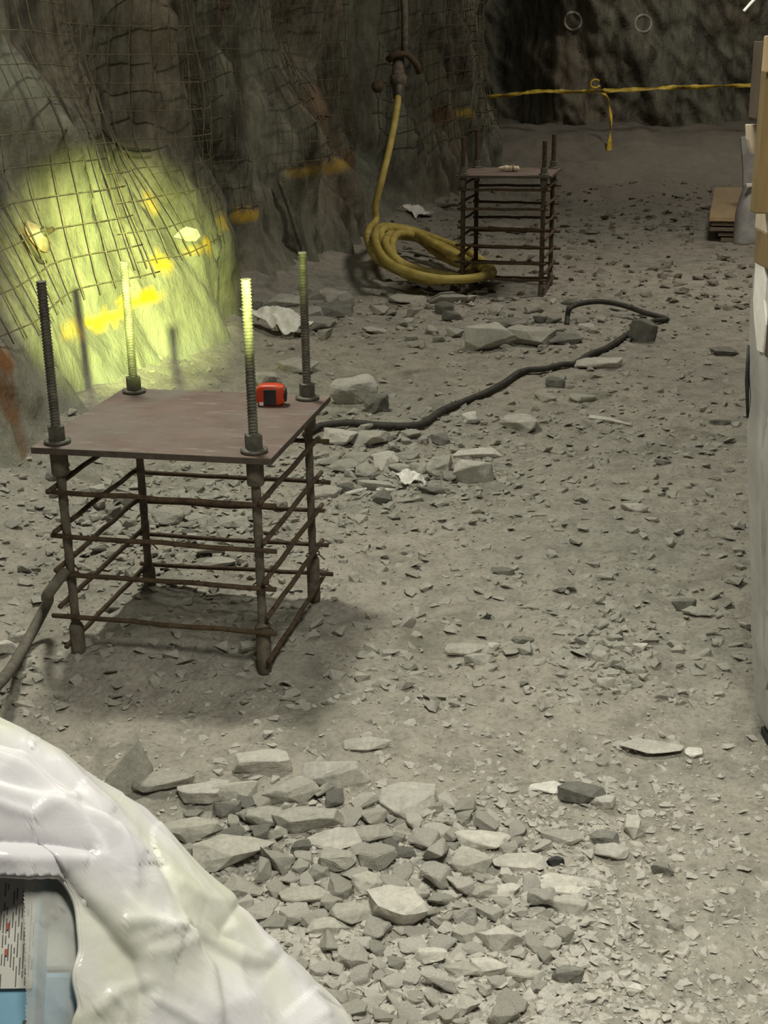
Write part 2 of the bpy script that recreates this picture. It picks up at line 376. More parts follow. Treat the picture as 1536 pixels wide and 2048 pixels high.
# ------------------------------------------------------------------ anchor bolt cages
def rod_mesh(z0, z1, r, rib, pitch, seed):
    prof = [(r * .6, z0), (r, z0 + .002)]; z = z0 + .004
    while z < z1 - .004:
        prof += [(r - rib, z), (r - rib, z + pitch * .45), (r + rib * .4, z + pitch * .6), (r + rib * .4, z + pitch * .9)]; z += pitch
    prof += [(r, z1 - .002), (r * .85, z1)]
    return prof
def cage(loc, yaw, label, cat_group, zp, plate, feet, tops, fr, si, ba, plate_shift, rr, foot_len, r0=.0128, rmat='rod'):
    root = thing('anchor_bolt_cage', loc, label, 'steel stand', None, yaw)
    hs = .275
    pos = [(-hs, -hs), (hs, -hs), (-hs, hs), (hs, hs)]
    px0, px1, py0, py1 = plate
    MB().box(((px0 + px1) / 2, (py0 + py1) / 2, zp - .009), (px1 - px0, py1 - py0, .018)).build('top_plate', M['plate'], root, True, .002)
    tpl = root.children[0] if root.children else [o for o in COL.objects if o.parent == root][0]
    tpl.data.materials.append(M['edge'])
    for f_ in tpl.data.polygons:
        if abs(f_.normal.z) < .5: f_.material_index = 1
    for k, (x, y) in enumerate(pos):
        f = feet[k]
        rod = MB().lathe(rod_mesh(zp - .02, tops[k], r0, .0016, .0085, k), (x, y, 0), 14).build('threaded_rod', M[rmat], root)
        MB().lathe([(r0 * .98 + .0009 * math.sin(q * 1.7 + k), f + (zp - f - .02) * q / 40) for q in range(41)], (x, y, 0), 12).build('muddy_leg', M['rodmud' if rmat == 'rod' else 'rust'], rod)
        MB().lathe([(.024, zp + .010), (.024, zp + .048), (.021, zp + .050)], (x, y, 0), 6).build('nut', M['nut'], rod, True)
        MB().lathe([(.034, zp), (.036, zp + .003), (.036, zp + .009), (.030, zp + .011)], (x, y, 0), 20).build('washer', M['nut'], rod)
        MB().lathe([(.021, zp - .09), (.024, zp - .085), (.024, zp - .020), (.021, zp - .018)], (x, y, 0), 10).build('under_plate_sleeve', M['rodmud'], rod)
        MB().lathe([(.017, f - .03), (.021, f), (.021, f + foot_len[k]), (.016, f + foot_len[k] + .012)], (x, y, 0), 12).build('foot_coupler', M['rodmud'], rod)
    rnd = random.Random(5 + int(loc[1]))
    def bar(a, b, z0, z1):
        a = Vector((a[0], a[1], z0)); b = Vector((b[0], b[1], z1)); n = 9; P = []
        for i in range(n):
            t = i / (n - 1); q = a.lerp(b, t); q.z += math.sin(t * math.pi) * rnd.uniform(-.004, .003); P.append(q)
        MB().tube(P, rr, 8).build('crossbar', M['rust'], root)
    e = .013 + rr
    for z in fr:
        bar((-hs - rnd.uniform(.03, .06), -hs - e), (hs + rnd.uniform(.03, .06), -hs - e), z, z + rnd.uniform(-.008, .006))
    for z in ba:
        bar((-hs - rnd.uniform(.02, .05), hs + e), (hs + rnd.uniform(.03, .07), hs + e), z, z + rnd.uniform(-.006, .006))
    for z in si:
        for sx in (-1, 1):
            bar((sx * (hs + e) * 1.0, -hs - rnd.uniform(.02, .05)), (sx * (hs + e), hs + rnd.uniform(.02, .06)), z + .012, z + rnd.uniform(0, .014))
    for sx, sy in pos:   # twisted tie wires
        for z in fr:
            if rnd.random() < .6:
                P = [Vector((sx + .021 * math.cos(a), sy + .021 * math.sin(a), z + .006 * math.sin(a * 1.5) + .002)) for a in np.linspace(0, 2 * math.pi, 14)]
                P.append(P[-1] + Vector((.02, -.01, -.012)))
                MB().tube(P, .0022, 5).build('tie_wire', M['rust'], root)
    return root
k = .55 / .51
NC = Vector((-.50997 * k, 3.2967 * k, 0)); NYAW = -.20347
cage(NC, NYAW, 'near rusty anchor bolt cage with red-brown top plate carrying the tape measure', None, .648, (-.33, .335, -.325, .325),
     [.006, .031, -.030, .008], [1.079, 1.097, 1.049, 1.085], [.515, .388, .274, .146], [.51, .39, .283, .174, .045], [.51, .384, .286, .174, .07],
     0, .0074, [.10, .12, .09, .12])
FC_ = Vector((.9049, 9.2654, 0)); FYAW = -.2397
cage(FC_, FYAW, 'far slim anchor bolt cage standing beside the coiled yellow hose', None, .826, (-.32, .33, -.32, .32),
     [-.03, .0, -.02, .0], [1.075, 1.05, 1.09, 1.06], [.73, .60, .475, .355, .24, .125], [.735, .62, .50, .39, .27, .16, .05], [.70, .585, .475, .38, .26, .155, .045],
     0, .0095, [.08, .08, .08, .08], .0165, 'rust')
def NW(x, y, z):   # local near cage -> world
    c, s = math.cos(NYAW), math.sin(NYAW); return Vector((NC.x + c * x - s * y, NC.y + s * x + c * y, z))
def FWp(x, y, z):
    c, s = math.cos(FYAW), math.sin(FYAW); return Vector((FC_.x + c * x - s * y, FC_.y + s * x + c * y, z))

# tape measure on the near plate
tp = G(541, 815, .648)
tm = thing('tape_measure', (tp.x, tp.y + .03, .649), 'red tape measure with a black panel on the near steel plate', 'tape measure', None, R(-3))
b = MB()
prof = []
for a in np.linspace(0, 2 * math.pi, 28, endpoint=False):
    ca, sa = math.cos(a), math.sin(a); e = .55
    prof.append((.043 * math.copysign(abs(ca) ** e, ca), .031 + .031 * math.copysign(abs(sa) ** e, sa)))
ys_ = [-.022, -.018, .018, .022]; sc = [.88, 1, 1, .88]
V = [(x * q, y, .031 + (z - .031) * q) for y, q in zip(ys_, sc) for x, z in prof]; n = 28
Fc = [(i * n + j, i * n + (j + 1) % n, (i + 1) * n + (j + 1) % n, (i + 1) * n + j) for i in range(3) for j in range(n)] + [tuple(range(n))[::-1], tuple(3 * n + j for j in range(n))]
b.add(V, Fc).build('case', M['red'], tm)
MB().box((.0, -.0235, .028), (.036, .004, .046)).build('side_panel', M['black'], tm, True, .001)
MB().box((-.026, -.0225, .008), (.012, .003, .010)).build('tape_tip', M['cloth'], tm, True)
MB().lathe([(.0, -.004), (.022, -.004), (.020, .002), (.0, .002)], (.044, 0, .030), 14, Vector((1, 0, 0))).build('end_guard', M['black'], tm)
# tan piece on the far plate
tb = thing('rolled_glove', FWp(-.0, -.03, .8265), 'small tan roll lying on the far steel plate', 'glove', None, FYAW + .05)
b = MB(); P = []; rr_ = []
for i in range(19):
    t = i / 18; P.append((-.075 + .15 * t, .006 * math.sin(t * 5), .021)); rr_.append(.021 * (1 - abs(2 * t - 1.15) ** 4 * .5) * (1 + .12 * math.sin(t * 21)) if 0 < i < 18 else .008)
b.tube(P, rr_, 12).build('roll', M['foam'], tb)
MB().tube([(.02, .0, .021), (.03, .0, .021), (.04, 0, .021)], [.0235, .025, .0235], 12).build('cuff', M['wood'], tb)

# ------------------------------------------------------------------ wire mesh on the left wall
def wire_sheet(s0, s1, z0, z1, dz, ds, off, lab, slant=0.0, rad=.0034, seed=0, sag=.04):
    b = MB(); rnd = random.Random(seed)
    def pt(s, z): return wall_pt(s, z, off + .03 * fbm(s * .9, z * .9, seed, 2) + sag * math.sin((z - z0) / (z1 - z0) * math.pi), False)
    def zz(s, z): return z + .05 * fbm(s * .7, z * .4, seed + 3, 2)
    n = int((z1 - z0) / dz)
    for j in range(n + 1):
        z = z0 + j * dz; a = s0 + rnd.uniform(-.05, .05); e = s1 + rnd.uniform(-.05, .05); m = int((e - a) / .12)
        b.tube([pt(a + (e - a) * i / m, zz(a + (e - a) * i / m, z)) for i in range(m + 1)], rad, 4)
    n = int((s1 - s0) / ds)
    for j in range(n + 1):
        s = s0 + j * ds; lo = z0 - rnd.uniform(.01, .06); m = 18
        b.tube([pt(s + slant * (q - z0), zz(s, q)) for q in [lo + (z1 - lo) * i / m for i in range(m + 1)]], rad, 4)
    o = b.build('wire_mesh', M['wire']); tag(o, lab, 'wire mesh'); return o
sA = s_of_y(6.75)
wire_sheet(s_of_y(3.3), sA, .56, 2.3, .145, .115, .06, 'rusty wire mesh on the left wall around the bright green light spot', seed=1)
wire_sheet(sA - .15, s_of_y(9.6), .62, 2.4, .145, .105, .05, 'rusty wire mesh on the wall just right of the light spot, above the yellow paint', seed=2)
wire_sheet(s_of_y(9.9), s_of_y(12.2), .85, 2.5, .145, .11, .07, 'dim wire mesh sheet on the wall left of the hanging yellow hose', seed=4)
wire_sheet(s_of_y(13.0), s_of_y(18.2), .75, 2.6, .16, .16, .09, 'dim wire mesh sheet on the wall right of the hanging yellow hose', rad=.005, seed=6)

# rock bolt plate, loose bits on the wall
p, n = W(66, 478, .035)
rb = thing('rock_bolt', p, 'rust-stained round rock bolt plate on the wall left of the light spot', 'rock bolt')
MB().lathe([(.0, .028), (.035, .026), (.06, .008), (.085, -.005), (.085, -.011)][::-1], (0, 0, 0), 20, n).build('dished_plate', M['boltplate'], rb)
MB().lathe([(.013, .0), (.013, .08), (.010, .082)], (0, 0, 0), 10, (n + Vector((0, 0, -.15))).normalized()).build('bolt_end', M['rust'], rb)
MB().lathe([(.024, .022), (.024, .05), (.02, .052)], (0, 0, 0), 6, n).build('nut', M['nut'], rb, True)
p, n = W(368, 476, .05)
V = [(-.09, 0, 0), (-.05, -.01, .035), (.0, .012, .045), (.06, 0, .028), (.085, .01, -.012), (.04, -.012, -.035), (.0, .006, -.03), (-.04, 0, -.012)]
b = MB(); b.add([(0, -.016, 0)] + V, [(0, i, i % 8 + 1) for i in range(1, 9)])
o = b.build('torn_plate', M['rock_pale'], None, True); o.location = p; o.rotation_euler = (0, 0, R(38))
o.modifiers.new('thick', 'SOLIDIFY').thickness = .006
tag(o, 'pale torn scrap of sheet caught in the wire mesh right of the light spot', 'scrap')
for (a, lab) in (([(185, 265), (222, 292), (255, 302), (298, 304)], 'dark tube drawn for a shadowed crack behind the wire mesh at upper left'), ([(28, 478), (45, 505), (62, 528), (78, 533)], 'dark twisted wire strands below the rock bolt plate')):
    P = [W(x, y, .05)[0] for x, y in a]; o = MB().tube(spline(P, 6), .009, 7).build('crack_shade_and_wire', M['cable']); tag(o, lab, 'bar')  # first tube is painted shade for a dark crack, second is wire

# ------------------------------------------------------------------ yellow hose: coil and riser
def on(px, py, z): q = G(px, py, z); q.z += gh(q.x, q.y); return q
outer = [(738, 478), (752, 516), (800, 548), (865, 562), (950, 557), (984, 542), (940, 505), (885, 482), (815, 458), (755, 452)]
inner = [(786, 492), (800, 515), (835, 537), (880, 546), (925, 547), (938, 535), (905, 515), (868, 496), (830, 478), (800, 474)]
lift = [.16, .12, .06, .03, .02, .02, .04, .07, .12, .17]
P = []
tops_ = [(750, 440), (752, 400), (766, 355), (782, 290), (793, 225), (797, 190)]
LOOPS = 5; rnd = random.Random(3)
for L in range(LOOPS):
    jit = [(rnd.uniform(-7, 7), rnd.uniform(-3, 3)) for _ in range(10)]
    for i in range(10):
        t = (L + i / 10) / LOOPS; t = min(1, t * 1.05)
        ax, ay = outer[i]; bx, by = inner[i]
        P.append(on(ax + (bx - ax) * t + jit[i][0], ay + (by - ay) * t + jit[i][1], .03 + lift[i] * 1.0 + .028 * (LOOPS - 1 - abs(L - 1)) * .55 + .035 * (L % 2)))
coil = spline(P, 7)
hose = thing('air_hose', on(850, 510, 0), 'yellow air hose coiled on the floor and rising up the rock wall', 'hose')
inv = Vector(hose.location)
start = P[0]
riser = [start, start + Vector((.0, .1, .06))]
yb = start.y + .4
rp = [atY(752, 440, yb), atY(751, 410, yb), atY(764, 358, yb), atY(780, 292, yb + .15), atY(792, 228, yb + .3), atY(797, 190, yb + .4)]
full = spline([start, (start + rp[0]) * .5 + Vector((-.02, 0, .0))] + rp, 8)
MB().tube([q - inv for q in coil], .031, 10).build('coil', M['hose'], hose)
MB().tube([q - inv for q in full], .028, 10).build('riser', M['hose'], hose)
e = rp[-1] - inv
MB().lathe([(.03, 0), (.036, .01), (.036, .10), (.026, .12), (.026, .20)], e - Vector((0, 0, .03)), 12, Vector((.03, .1, 1)).normalized()).build('end_fitting', M['nut'], hose)
# valve hanging where the hose ends
p = atY(797, 160, yb + .45)
vv = thing('pipe_valve', p, 'dim red-brown pipe valve hanging at the top of the yellow hose', 'valve')
MB().lathe([(.03, -.16), (.05, -.14), (.05, -.05), (.07, -.03), (.07, .03), (.05, .05), (.045, .2)], (0, 0, 0), 14).build('valve_body', M['rodmud'], vv)
MB().tube([(-.09, -.05, .15), (-.02, -.06, .2), (.07, -.05, .2), (.15, -.02, .12), (.17, 0, .05)], .028, 10).build('side_branch', M['rust'], vv)
MB().lathe([(.02, 0), (.05, .01), (.05, .05), (.02, .06)], (-.17, -.08, -.05), 12, Vector((0, -1, .2)).normalized()).build('cap', M['rust'], vv)
q_, nq = W(800, 130); q_ = q_ - p
MB().tube([(.05, 0, .2), (.06, .1, .45), (.04, .2, .9)], .03, 8).build('supply_pipe', M['rodmud'], vv)
# thin hoses and straps hanging at the wall
P = [W(x, y, .05)[0] for x, y in [(556, 360), (572, 410), (588, 460), (597, 500), (600, 540)]]
o = MB().tube(spline(P, 6), .016, 8).build('hanging_cable', M['greyhose']); tag(o, 'thin grey cable hanging down the rock wall behind the tall right-hand rod', 'cable')

# ------------------------------------------------------------------ black cable on the floor
cp = [(610, 868), (640, 856), (700, 850), (760, 853), (820, 856), (850, 847), (885, 820), (930, 797), (975, 782), (1010, 762), (1045, 745), (1090, 737), (1125, 728), (1150, 722), (1180, 708), (1215, 690), (1255, 665), (1285, 647), (1310, 640), (1334, 636)]
P = [on(x, y, .022) for x, y in cp]
P += [on(1290, 624, .05), on(1245, 608, .08), on(1200, 603, .10), on(1160, 607, .10), on(1140, 618, .08), on(1135, 634, .03), on(1134, 650, .0)]
o = MB().tube(spline(P, 8), .017, 8).build('black_cable', M['cable']); tag(o, 'black cable snaking from the near cage across the floor to a loop', 'cable')
# grey hose tied to the front left leg of the near cage
tie = NW(-.275, -.31, .285)
P = [NW(-.275, -.305, .29), NW(-.31, -.36, .235), G(97, 1200, .13), G(72, 1250, .06), G(48, 1293, .045), G(20, 1340, .10), G(-15, 1380, .17), G(-80, 1440, .20), on(-170, 1500, .09), on(-290, 1540, .016), on(-450, 1550, .016), on(-640, 1480, .016)]
o = MB().tube(spline(P, 8), .0155, 8).build('grey_hose', M['greyhose']); tag(o, 'muddy grey hose tied to the front left leg, running off at left', 'hose')

# ------------------------------------------------------------------ caution tape along the back
P = []
for (x, y) in [(948, 196), (985, 193), (1020, 190), (1060, 184), (1095, 182), (1150, 184), (1185, 182), (1225, 181), (1290, 178), (1340, 175), (1400, 174), (1460, 172), (1520, 170)]:
    P.append(atY(x, y, 18.9))
P = spline(P, 8); b = MB(); V = []; rnd = random.Random(8)
for i, q in enumerate(P):
    a = .6 * math.sin(i * .53) + 1.1 * math.sin(i * .17) + rnd.uniform(-.35, .35); h = .036 * (.35 + .65 * abs(math.cos(a))) * (.75 + .5 * abs(noise.noise(Vector((i * .35, 0, 3)))))
    V += [q + Vector((0, .03 * math.sin(a), -h)), q + Vector((0, -.03 * math.sin(a), h))]
Fc = [(2 * i, 2 * i + 2, 2 * i + 3, 2 * i + 1) for i in range(len(P) - 1)]
ct = thing('caution_tape', P[40], 'twisted yellow caution tape strung low across the far rock wall', 'tape')
b.add([v - P[40] for v in V], Fc); o = b.build('strip', M['tape'], ct); o.modifiers.new('thick', 'SOLIDIFY').thickness = .004
q = atY(1190, 172, 18.85) - P[40]
MB().tube([q + Vector((.13 * math.cos(a) * .5 + .0, -.02, .055 * math.sin(a) + .03)) for a in np.linspace(.6, 2 * math.pi - .4, 14)], .016, 6).build('knot', M['tape'], ct)
tl = [atY(1205, 186, 18.8), atY(1216, 200, 18.75), atY(1221, 225, 18.7), atY(1222, 260, 18.5), atY(1219, 290, 18.3), atY(1217, 315, 18.1)]
tl = spline([q - P[40] for q in tl], 6); V = []
for i, q in enumerate(tl): a = i * .25; V += [q + Vector((-.030 * math.cos(a) - .008, .03 * math.sin(a), 0)), q + Vector((.030 * math.cos(a) + .008, -.03 * math.sin(a), 0))]
o = MB().add(V, [(2 * i, 2 * i + 2, 2 * i + 3, 2 * i + 1) for i in range(len(tl) - 1)]).build('hanging_tail', M['tape'], ct); o.modifiers.new('thick', 'SOLIDIFY').thickness = .003
# painted rings on the back wall
for (x, y, rr_, lab) in ((1146, 42, .13, 'faint pale ring marked on the far rock wall, left of the pair'), (1286, 47, .125, 'pale ring marked on the far rock wall, right of the pair')):
    P = []
    for a in np.linspace(0, 2 * math.pi, 40, endpoint=False):
        d = ray(x + rr_ / 20 * F * math.cos(a), y + rr_ * 1.05 / 20 * F * math.sin(a)).normalized(); h = BVB.ray_cast(Vector((0, 0, H)), d)
        P.append(h[0] - d * .01)
    o = MB().tube(P + P[:1], .02, 6, False).build('marking_ring', M['ring']); tag(o, lab, 'ring')

# ------------------------------------------------------------------ loaded pallet at the right
def wobble(mb_v, amp, sc, seed):
    return [Vector(v) + amp * Vector((noise.noise(Vector(v) * sc + Vector((seed, 0, 0))), noise.noise(Vector(v) * sc + Vector((0, seed, 7))), .4 * noise.noise(Vector(v) * sc + Vector((3, 0, seed))))) for v in mb_v]
YB = 2.86
def X_(px, py): return atY(px, py, YB).x
pl = thing('pallet_load', (1.35, 2.35, 0), 'film-wrapped pallet load at the right edge on a black pallet base', 'pallet load')
def wl(o): return o
inv = Vector(pl.location)
x0 = atY(1519, 1480, YB).x
b = MB()
for zc in (.012, .125): b.box(Vector((x0 + .5, YB - .5, zc + .004)) - inv, (1.0, 1.0, .024))
for xx in (x0 + .06, x0 + .5, x0 + .94):
    for yy in (YB - .06, YB - .5, YB - .94): b.box(Vector((xx, yy, .07)) - inv, (.11, .11, .10))
b.build('pallet', M['pallet'], pl, True, .004)
# wrapped block: silhouette bulges outwards as it rises
prof_px = [(1521, 1432), (1512, 1405), (1505, 1330), (1499, 1150), (1496, 1000), (1497, 900), (1500, 800), (1497, 700), (1501, 620), (1510, 540), (1514, 460)]
rings = []
for (px, py) in prof_px:
    q = atY(px, py, YB); rings.append((q.x, q.z))
V = []; nr = 40
zz_ = np.linspace(rings[0][1], rings[-1][1], 46); xx_ = np.interp(zz_, [r[1] for r in rings], [r[0] for r in rings])
for z, x in zip(zz_, xx_):
    for k in range(nr):
        u = k / nr * 4; e = int(u); t = u - e
        cor = [(x, YB), (x, YB - 1.0), (x + 1.05, YB - 1.0), (x + 1.05, YB)]
        a, c_ = cor[e], cor[(e + 1) % 4]; xx, yy = a[0] + (c_[0] - a[0]) * t, a[1] + (c_[1] - a[1]) * t
        w_ = .010 * fbm(xx * 4 + yy * 2, z * 3, 2.2, 3) + .004 * fbm(xx * 16 + yy * 9, z * 9, 1, 2)
        V.append((xx - inv.x + w_, yy - inv.y + w_ * .6, z))
m_ = len(zz_)
Fc = [(i * nr + j, i * nr + (j + 1) % nr, (i + 1) * nr + (j + 1) % nr, (i + 1) * nr + j) for i in range(m_ - 1) for j in range(nr)] + [tuple(range(nr))[::-1], tuple((m_ - 1) * nr + j for j in range(nr))]
MB().add(V, Fc).build('film_wrap', M['wrap'], pl)
zt = float(zz_[-1]); xi = float(xx_[10]) + .035
b = MB()
for i, (za, zb_) in enumerate(((.15, .45), (.455, .74), (.745, zt - .02))):
    xa = float(np.interp((za + zb_) / 2, zz_, xx_)) + .03
    b.box(Vector((xa + .47, YB - .52, (za + zb_) / 2)) - inv, (.94, .9, zb_ - za))
b.build('carton_block', M['wood'], pl, True, .006)
def xface(z): return float(np.interp(z, zz_, xx_))
def strip(name, pxs, ry, mat):   # a patch lying on the left face of the wrapped block
    bb = MB(); P = []
    for (px, py) in pxs:
        q = atY(px, py, YB - .05); P.append(q)
    P = spline(P, 8); bb.tube([q - inv for q in P], [ry * (1 + .3 * math.sin(i * 1.3)) for i in range(len(P))], 10)
    bb.v = [tuple(v) for v in wobble(bb.v, .010, 26, 4)]; return bb.build(name, mat, pl)
def face_patch(name, poly, mat, out=.008, th=.006):
    P = []
    for px, py in poly:
        x = xface(atY(px, py, YB - .1).z) - out; d = ray(px, py); P.append(Vector((0, 0, H)) + d * (x / d.x))
    n = len(P); V = P + [p_ + Vector((th, 0, 0)) for p_ in P]
    return MB().add([v - inv for v in V], [tuple(range(n)), tuple(range(n, 2 * n))[::-1]] + [(i, (i + 1) % n, (i + 1) % n + n, i + n) for i in range(n)]).build(name, mat, pl, True)
face_patch('bunched_film', [(1512, 522), (1528, 516), (1531, 560), (1527, 600), (1532, 650), (1524, 705), (1514, 700), (1508, 640), (1506, 600), (1509, 555)], M['cloth'])
face_patch('lower_sheet', [(1530, 690), (1545, 640), (1545, 1330), (1530, 1380), (1524, 1200), (1522, 950)], M['sheath'], .006)
za, zc = atY(1520, 520, YB).z, atY(1520, 455, YB).z
MB().box(Vector((xface(za) - .002, YB - .13, (za + zc) / 2)) - inv, (.016, .22, zc - za)).build('card_edge', M['wood'], pl, True, .002)
za, zc = atY(1530, 720, YB - .2).z, atY(1530, 530, YB - .2).z
MB().box(Vector((xface(za) - .004, YB - .27, (za + zc) / 2)) - inv, (.014, .22, zc - za)).build('card_side', M['brown'], pl, True, .002)
MB().tube([atY(1497, 690, YB) - inv, atY(1494, 760, YB) - inv, atY(1495, 835, YB) - inv], [.003, .005, .003], 8).build('film_gap_shade', M['black'], pl)  # black tube stands in for the shadowed gap in the film
# beam + crate on top
cr = thing('timber_crate', (1.3, 2.4, zt), 'tan timber crate top right, standing on the film-wrapped pallet load', 'crate')
ci = Vector(cr.location)
zb0 = zt + .004; zb1 = atY(1520, 415, YB).z; xb = atY(1511, 430, YB).x
MB().box(Vector((xb + .5, YB - .45, (zb0 + zb1) / 2)) - ci, (1.0, .9, zb1 - zb0)).build('base_board', M['foam'], cr, True, .003)
za = atY(1520, 72, YB).z
xq = atY(1519, 250, YB - .09).x
MB().box(Vector((xq + .06, YB - .09, (zb1 + za) / 2)) - ci, (.12, .045, za - zb1)).build('corner_post', M['wood'], cr, True, .003)
MB().box(Vector((xq + .16, YB - .115, za - .035)) - ci, (.34, .02, .07)).build('top_rail', M['ply'], cr, True, .003)
xs_ = atY(1502, 170, YB).x
MB().box(Vector((xq + .012, YB - .03, (atY(1510, 245, YB).z + za) / 2)) - ci, (.022, .07, za - atY(1510, 245, YB).z - .02)).build('side_panel', M['brown'], cr, True, .002)  # shadowed side of the post, its shade put in as dark brown
zf = atY(1500, 248, YB).z
xf = atY(1497, 300, YB).x
V = [(xf - .012, zf), (xf + .10, zf), (xf + .10, zb1), (xf + .028, zb1), (xf + .022, (zb1 + zf) / 2 + .02), (xf + .004, zf - .06), (xf - .008, zf - .03)]
V2 = [Vector((x, YB - .02, z)) - ci for x, z in V] + [Vector((x, YB + .0, z)) - ci for x, z in V]; n = len(V)
MB().add(V2, [tuple(range(n)), tuple(range(n, 2 * n))[::-1]] + [(i, i + n, (i + 1) % n + n, (i + 1) % n) for i in range(n)]).build('corner_foam', M['foam'], cr, True, .002)
MB().box(Vector((atY(1533, 115, YB).x + .02, YB - .13, atY(1533, 115, YB).z)) - ci, (.04, .012, .045)).build('slot', M['brown'], cr, True)
P = spline([atY(1600, -70, 2.75), atY(1560, -50, 2.75), atY(1525, -12, 2.72), atY(1508, 2, 2.70), atY(1488, 24, 2.68)], 6)
V = []
for q in P: V += [q + Vector((0, -.007, 0)), q + Vector((0, .007, .002))]
o = MB().add([v - ci for v in V], [(2 * i, 2 * i + 2, 2 * i + 3, 2 * i + 1) for i in range(len(P) - 1)]).build('loose_strap', M['cloth'], cr); o.modifiers.new('t', 'SOLIDIFY').thickness = .002
MB().tube([atY(1600, -70, 2.75) - ci, Vector((xq + .32, YB - .3, za - .01)) - ci], .006, 6).build('strap_anchor', M['cloth'], cr)
MB().box(Vector((xq + .32, YB - .45, (zb1 + za) / 2)) - ci, (.5, .6, za - zb1)).build('inner_box', M['ply'], cr, True, .004)

# boards stacked on the floor and the grey wrapped bundle
y0 = G(1440, 485).y; hb = .245
A_ = G(1421, 434, hb); A_ = atY(1421, 434, y0); hb = A_.z; B_ = G(1437, 345, hb)
ub = (Vector((B_.x, B_.y, 0)) - Vector((A_.x, A_.y, 0))).normalized(); lb = min(2.6, (B_ - A_).length); rb_ = Vector((ub.y, -ub.x, 0))
zz0 = .0; yaw_b = math.atan2(ub.y, ub.x) - math.pi / 2; hb += .004
for i in range(5):
    sh = [.10, .075, .0, .01, -.01][i]; z = .004 + (hb - .004) * i / 5; top = i == 4
    cpt = Vector((A_.x, A_.y, 0)) + ub * (lb / 2 + .02 * (i % 2)) + rb_ * (.45 + sh)
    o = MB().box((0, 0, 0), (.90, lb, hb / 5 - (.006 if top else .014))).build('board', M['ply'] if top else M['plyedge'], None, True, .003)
    o.location = (cpt.x, cpt.y, z + hb / 10); o.rotation_euler = (0, 0, yaw_b)
    tag(o, ['bottom brown board of the stack on the floor at right', 'second board up in the stack on the floor at right', 'middle board in the stack on the floor at right', 'board just under the tan top board of the floor stack', 'tan top board of the stack on the floor at right'][i], 'board', 'boards stacked at the right')
gx = atY(1480, 480, 11.2).x
bb = MB(); V = []; n = 24; m = 22; ztop = atY(1480, 372, 11.2).z
for j in range(m):
    z = .005 + (ztop - .005) * j / (m - 1)
    for k_ in range(n):
        a = 2 * math.pi * k_ / n; e = .4; ca, sa = math.cos(a), math.sin(a); tap = 1 - .25 * (j / (m - 1)) ** 3
        x = gx + .30 + .30 * math.copysign(abs(ca) ** e, ca) * tap; y = 11.38 + .14 * math.copysign(abs(sa) ** e, sa) * tap
        V.append((x + .014 * noise.noise(Vector((x * 9, y * 9, z * 6))), y + .014 * noise.noise(Vector((x * 7, z * 7, y * 7))), z))
gb = thing('wrapped_bundle', (gx + .3, 11.38, 0), 'grey wrapped bundle standing against the board stack at right', 'bundle')
bb.add([Vector(v) - Vector((gx + .3, 11.38, 0)) for v in V], [(i * n + j, i * n + (j + 1) % n, (i + 1) * n + (j + 1) % n, (i + 1) * n + j) for i in range(m - 1) for j in range(n)] + [tuple(range(n))[::-1], tuple((m - 1) * n + j for j in range(n))])
bb.build('wrap', M['sheath'], gb)
MB().box((-.22, -.12, ztop - .0), (.10, .05, .03)).build('white_tip', M['cloth'], gb, True, .006)
# slanting pale sheet behind it
q = [atY(1482, 275, 11.9), atY(1510, 265, 11.9), atY(1510, 350, 11.9), atY(1488, 372, 11.9), atY(1489, 330, 11.9)]
V = [Vector(v) for v in q] + [Vector(v) + Vector((0, .03, 0)) for v in q]; V = V + []
lo = [atY(1488, 400, 11.9), atY(1530, 400, 11.9)]
q = [atY(1482, 275, 11.9), atY(1530, 262, 11.9), Vector((atY(1530, 400, 11.9).x, 11.9, hb)), Vector((atY(1488, 400, 11.9).x, 11.9, hb)), atY(1487, 345, 11.9)]
V = q + [v + Vector((0, .035, 0)) for v in q]
o = MB().add(V, [(0, 1, 2, 3, 4)[::-1], (5, 6, 7, 8, 9)] + [(i, (i + 1) % 5, (i + 1) % 5 + 5, i + 5) for i in range(5)]).build('grey_sheet', M['sheath'], None, True, .004)
tag(o, 'grey sheet standing on the board stack behind the wrapped bundle', 'sheet')

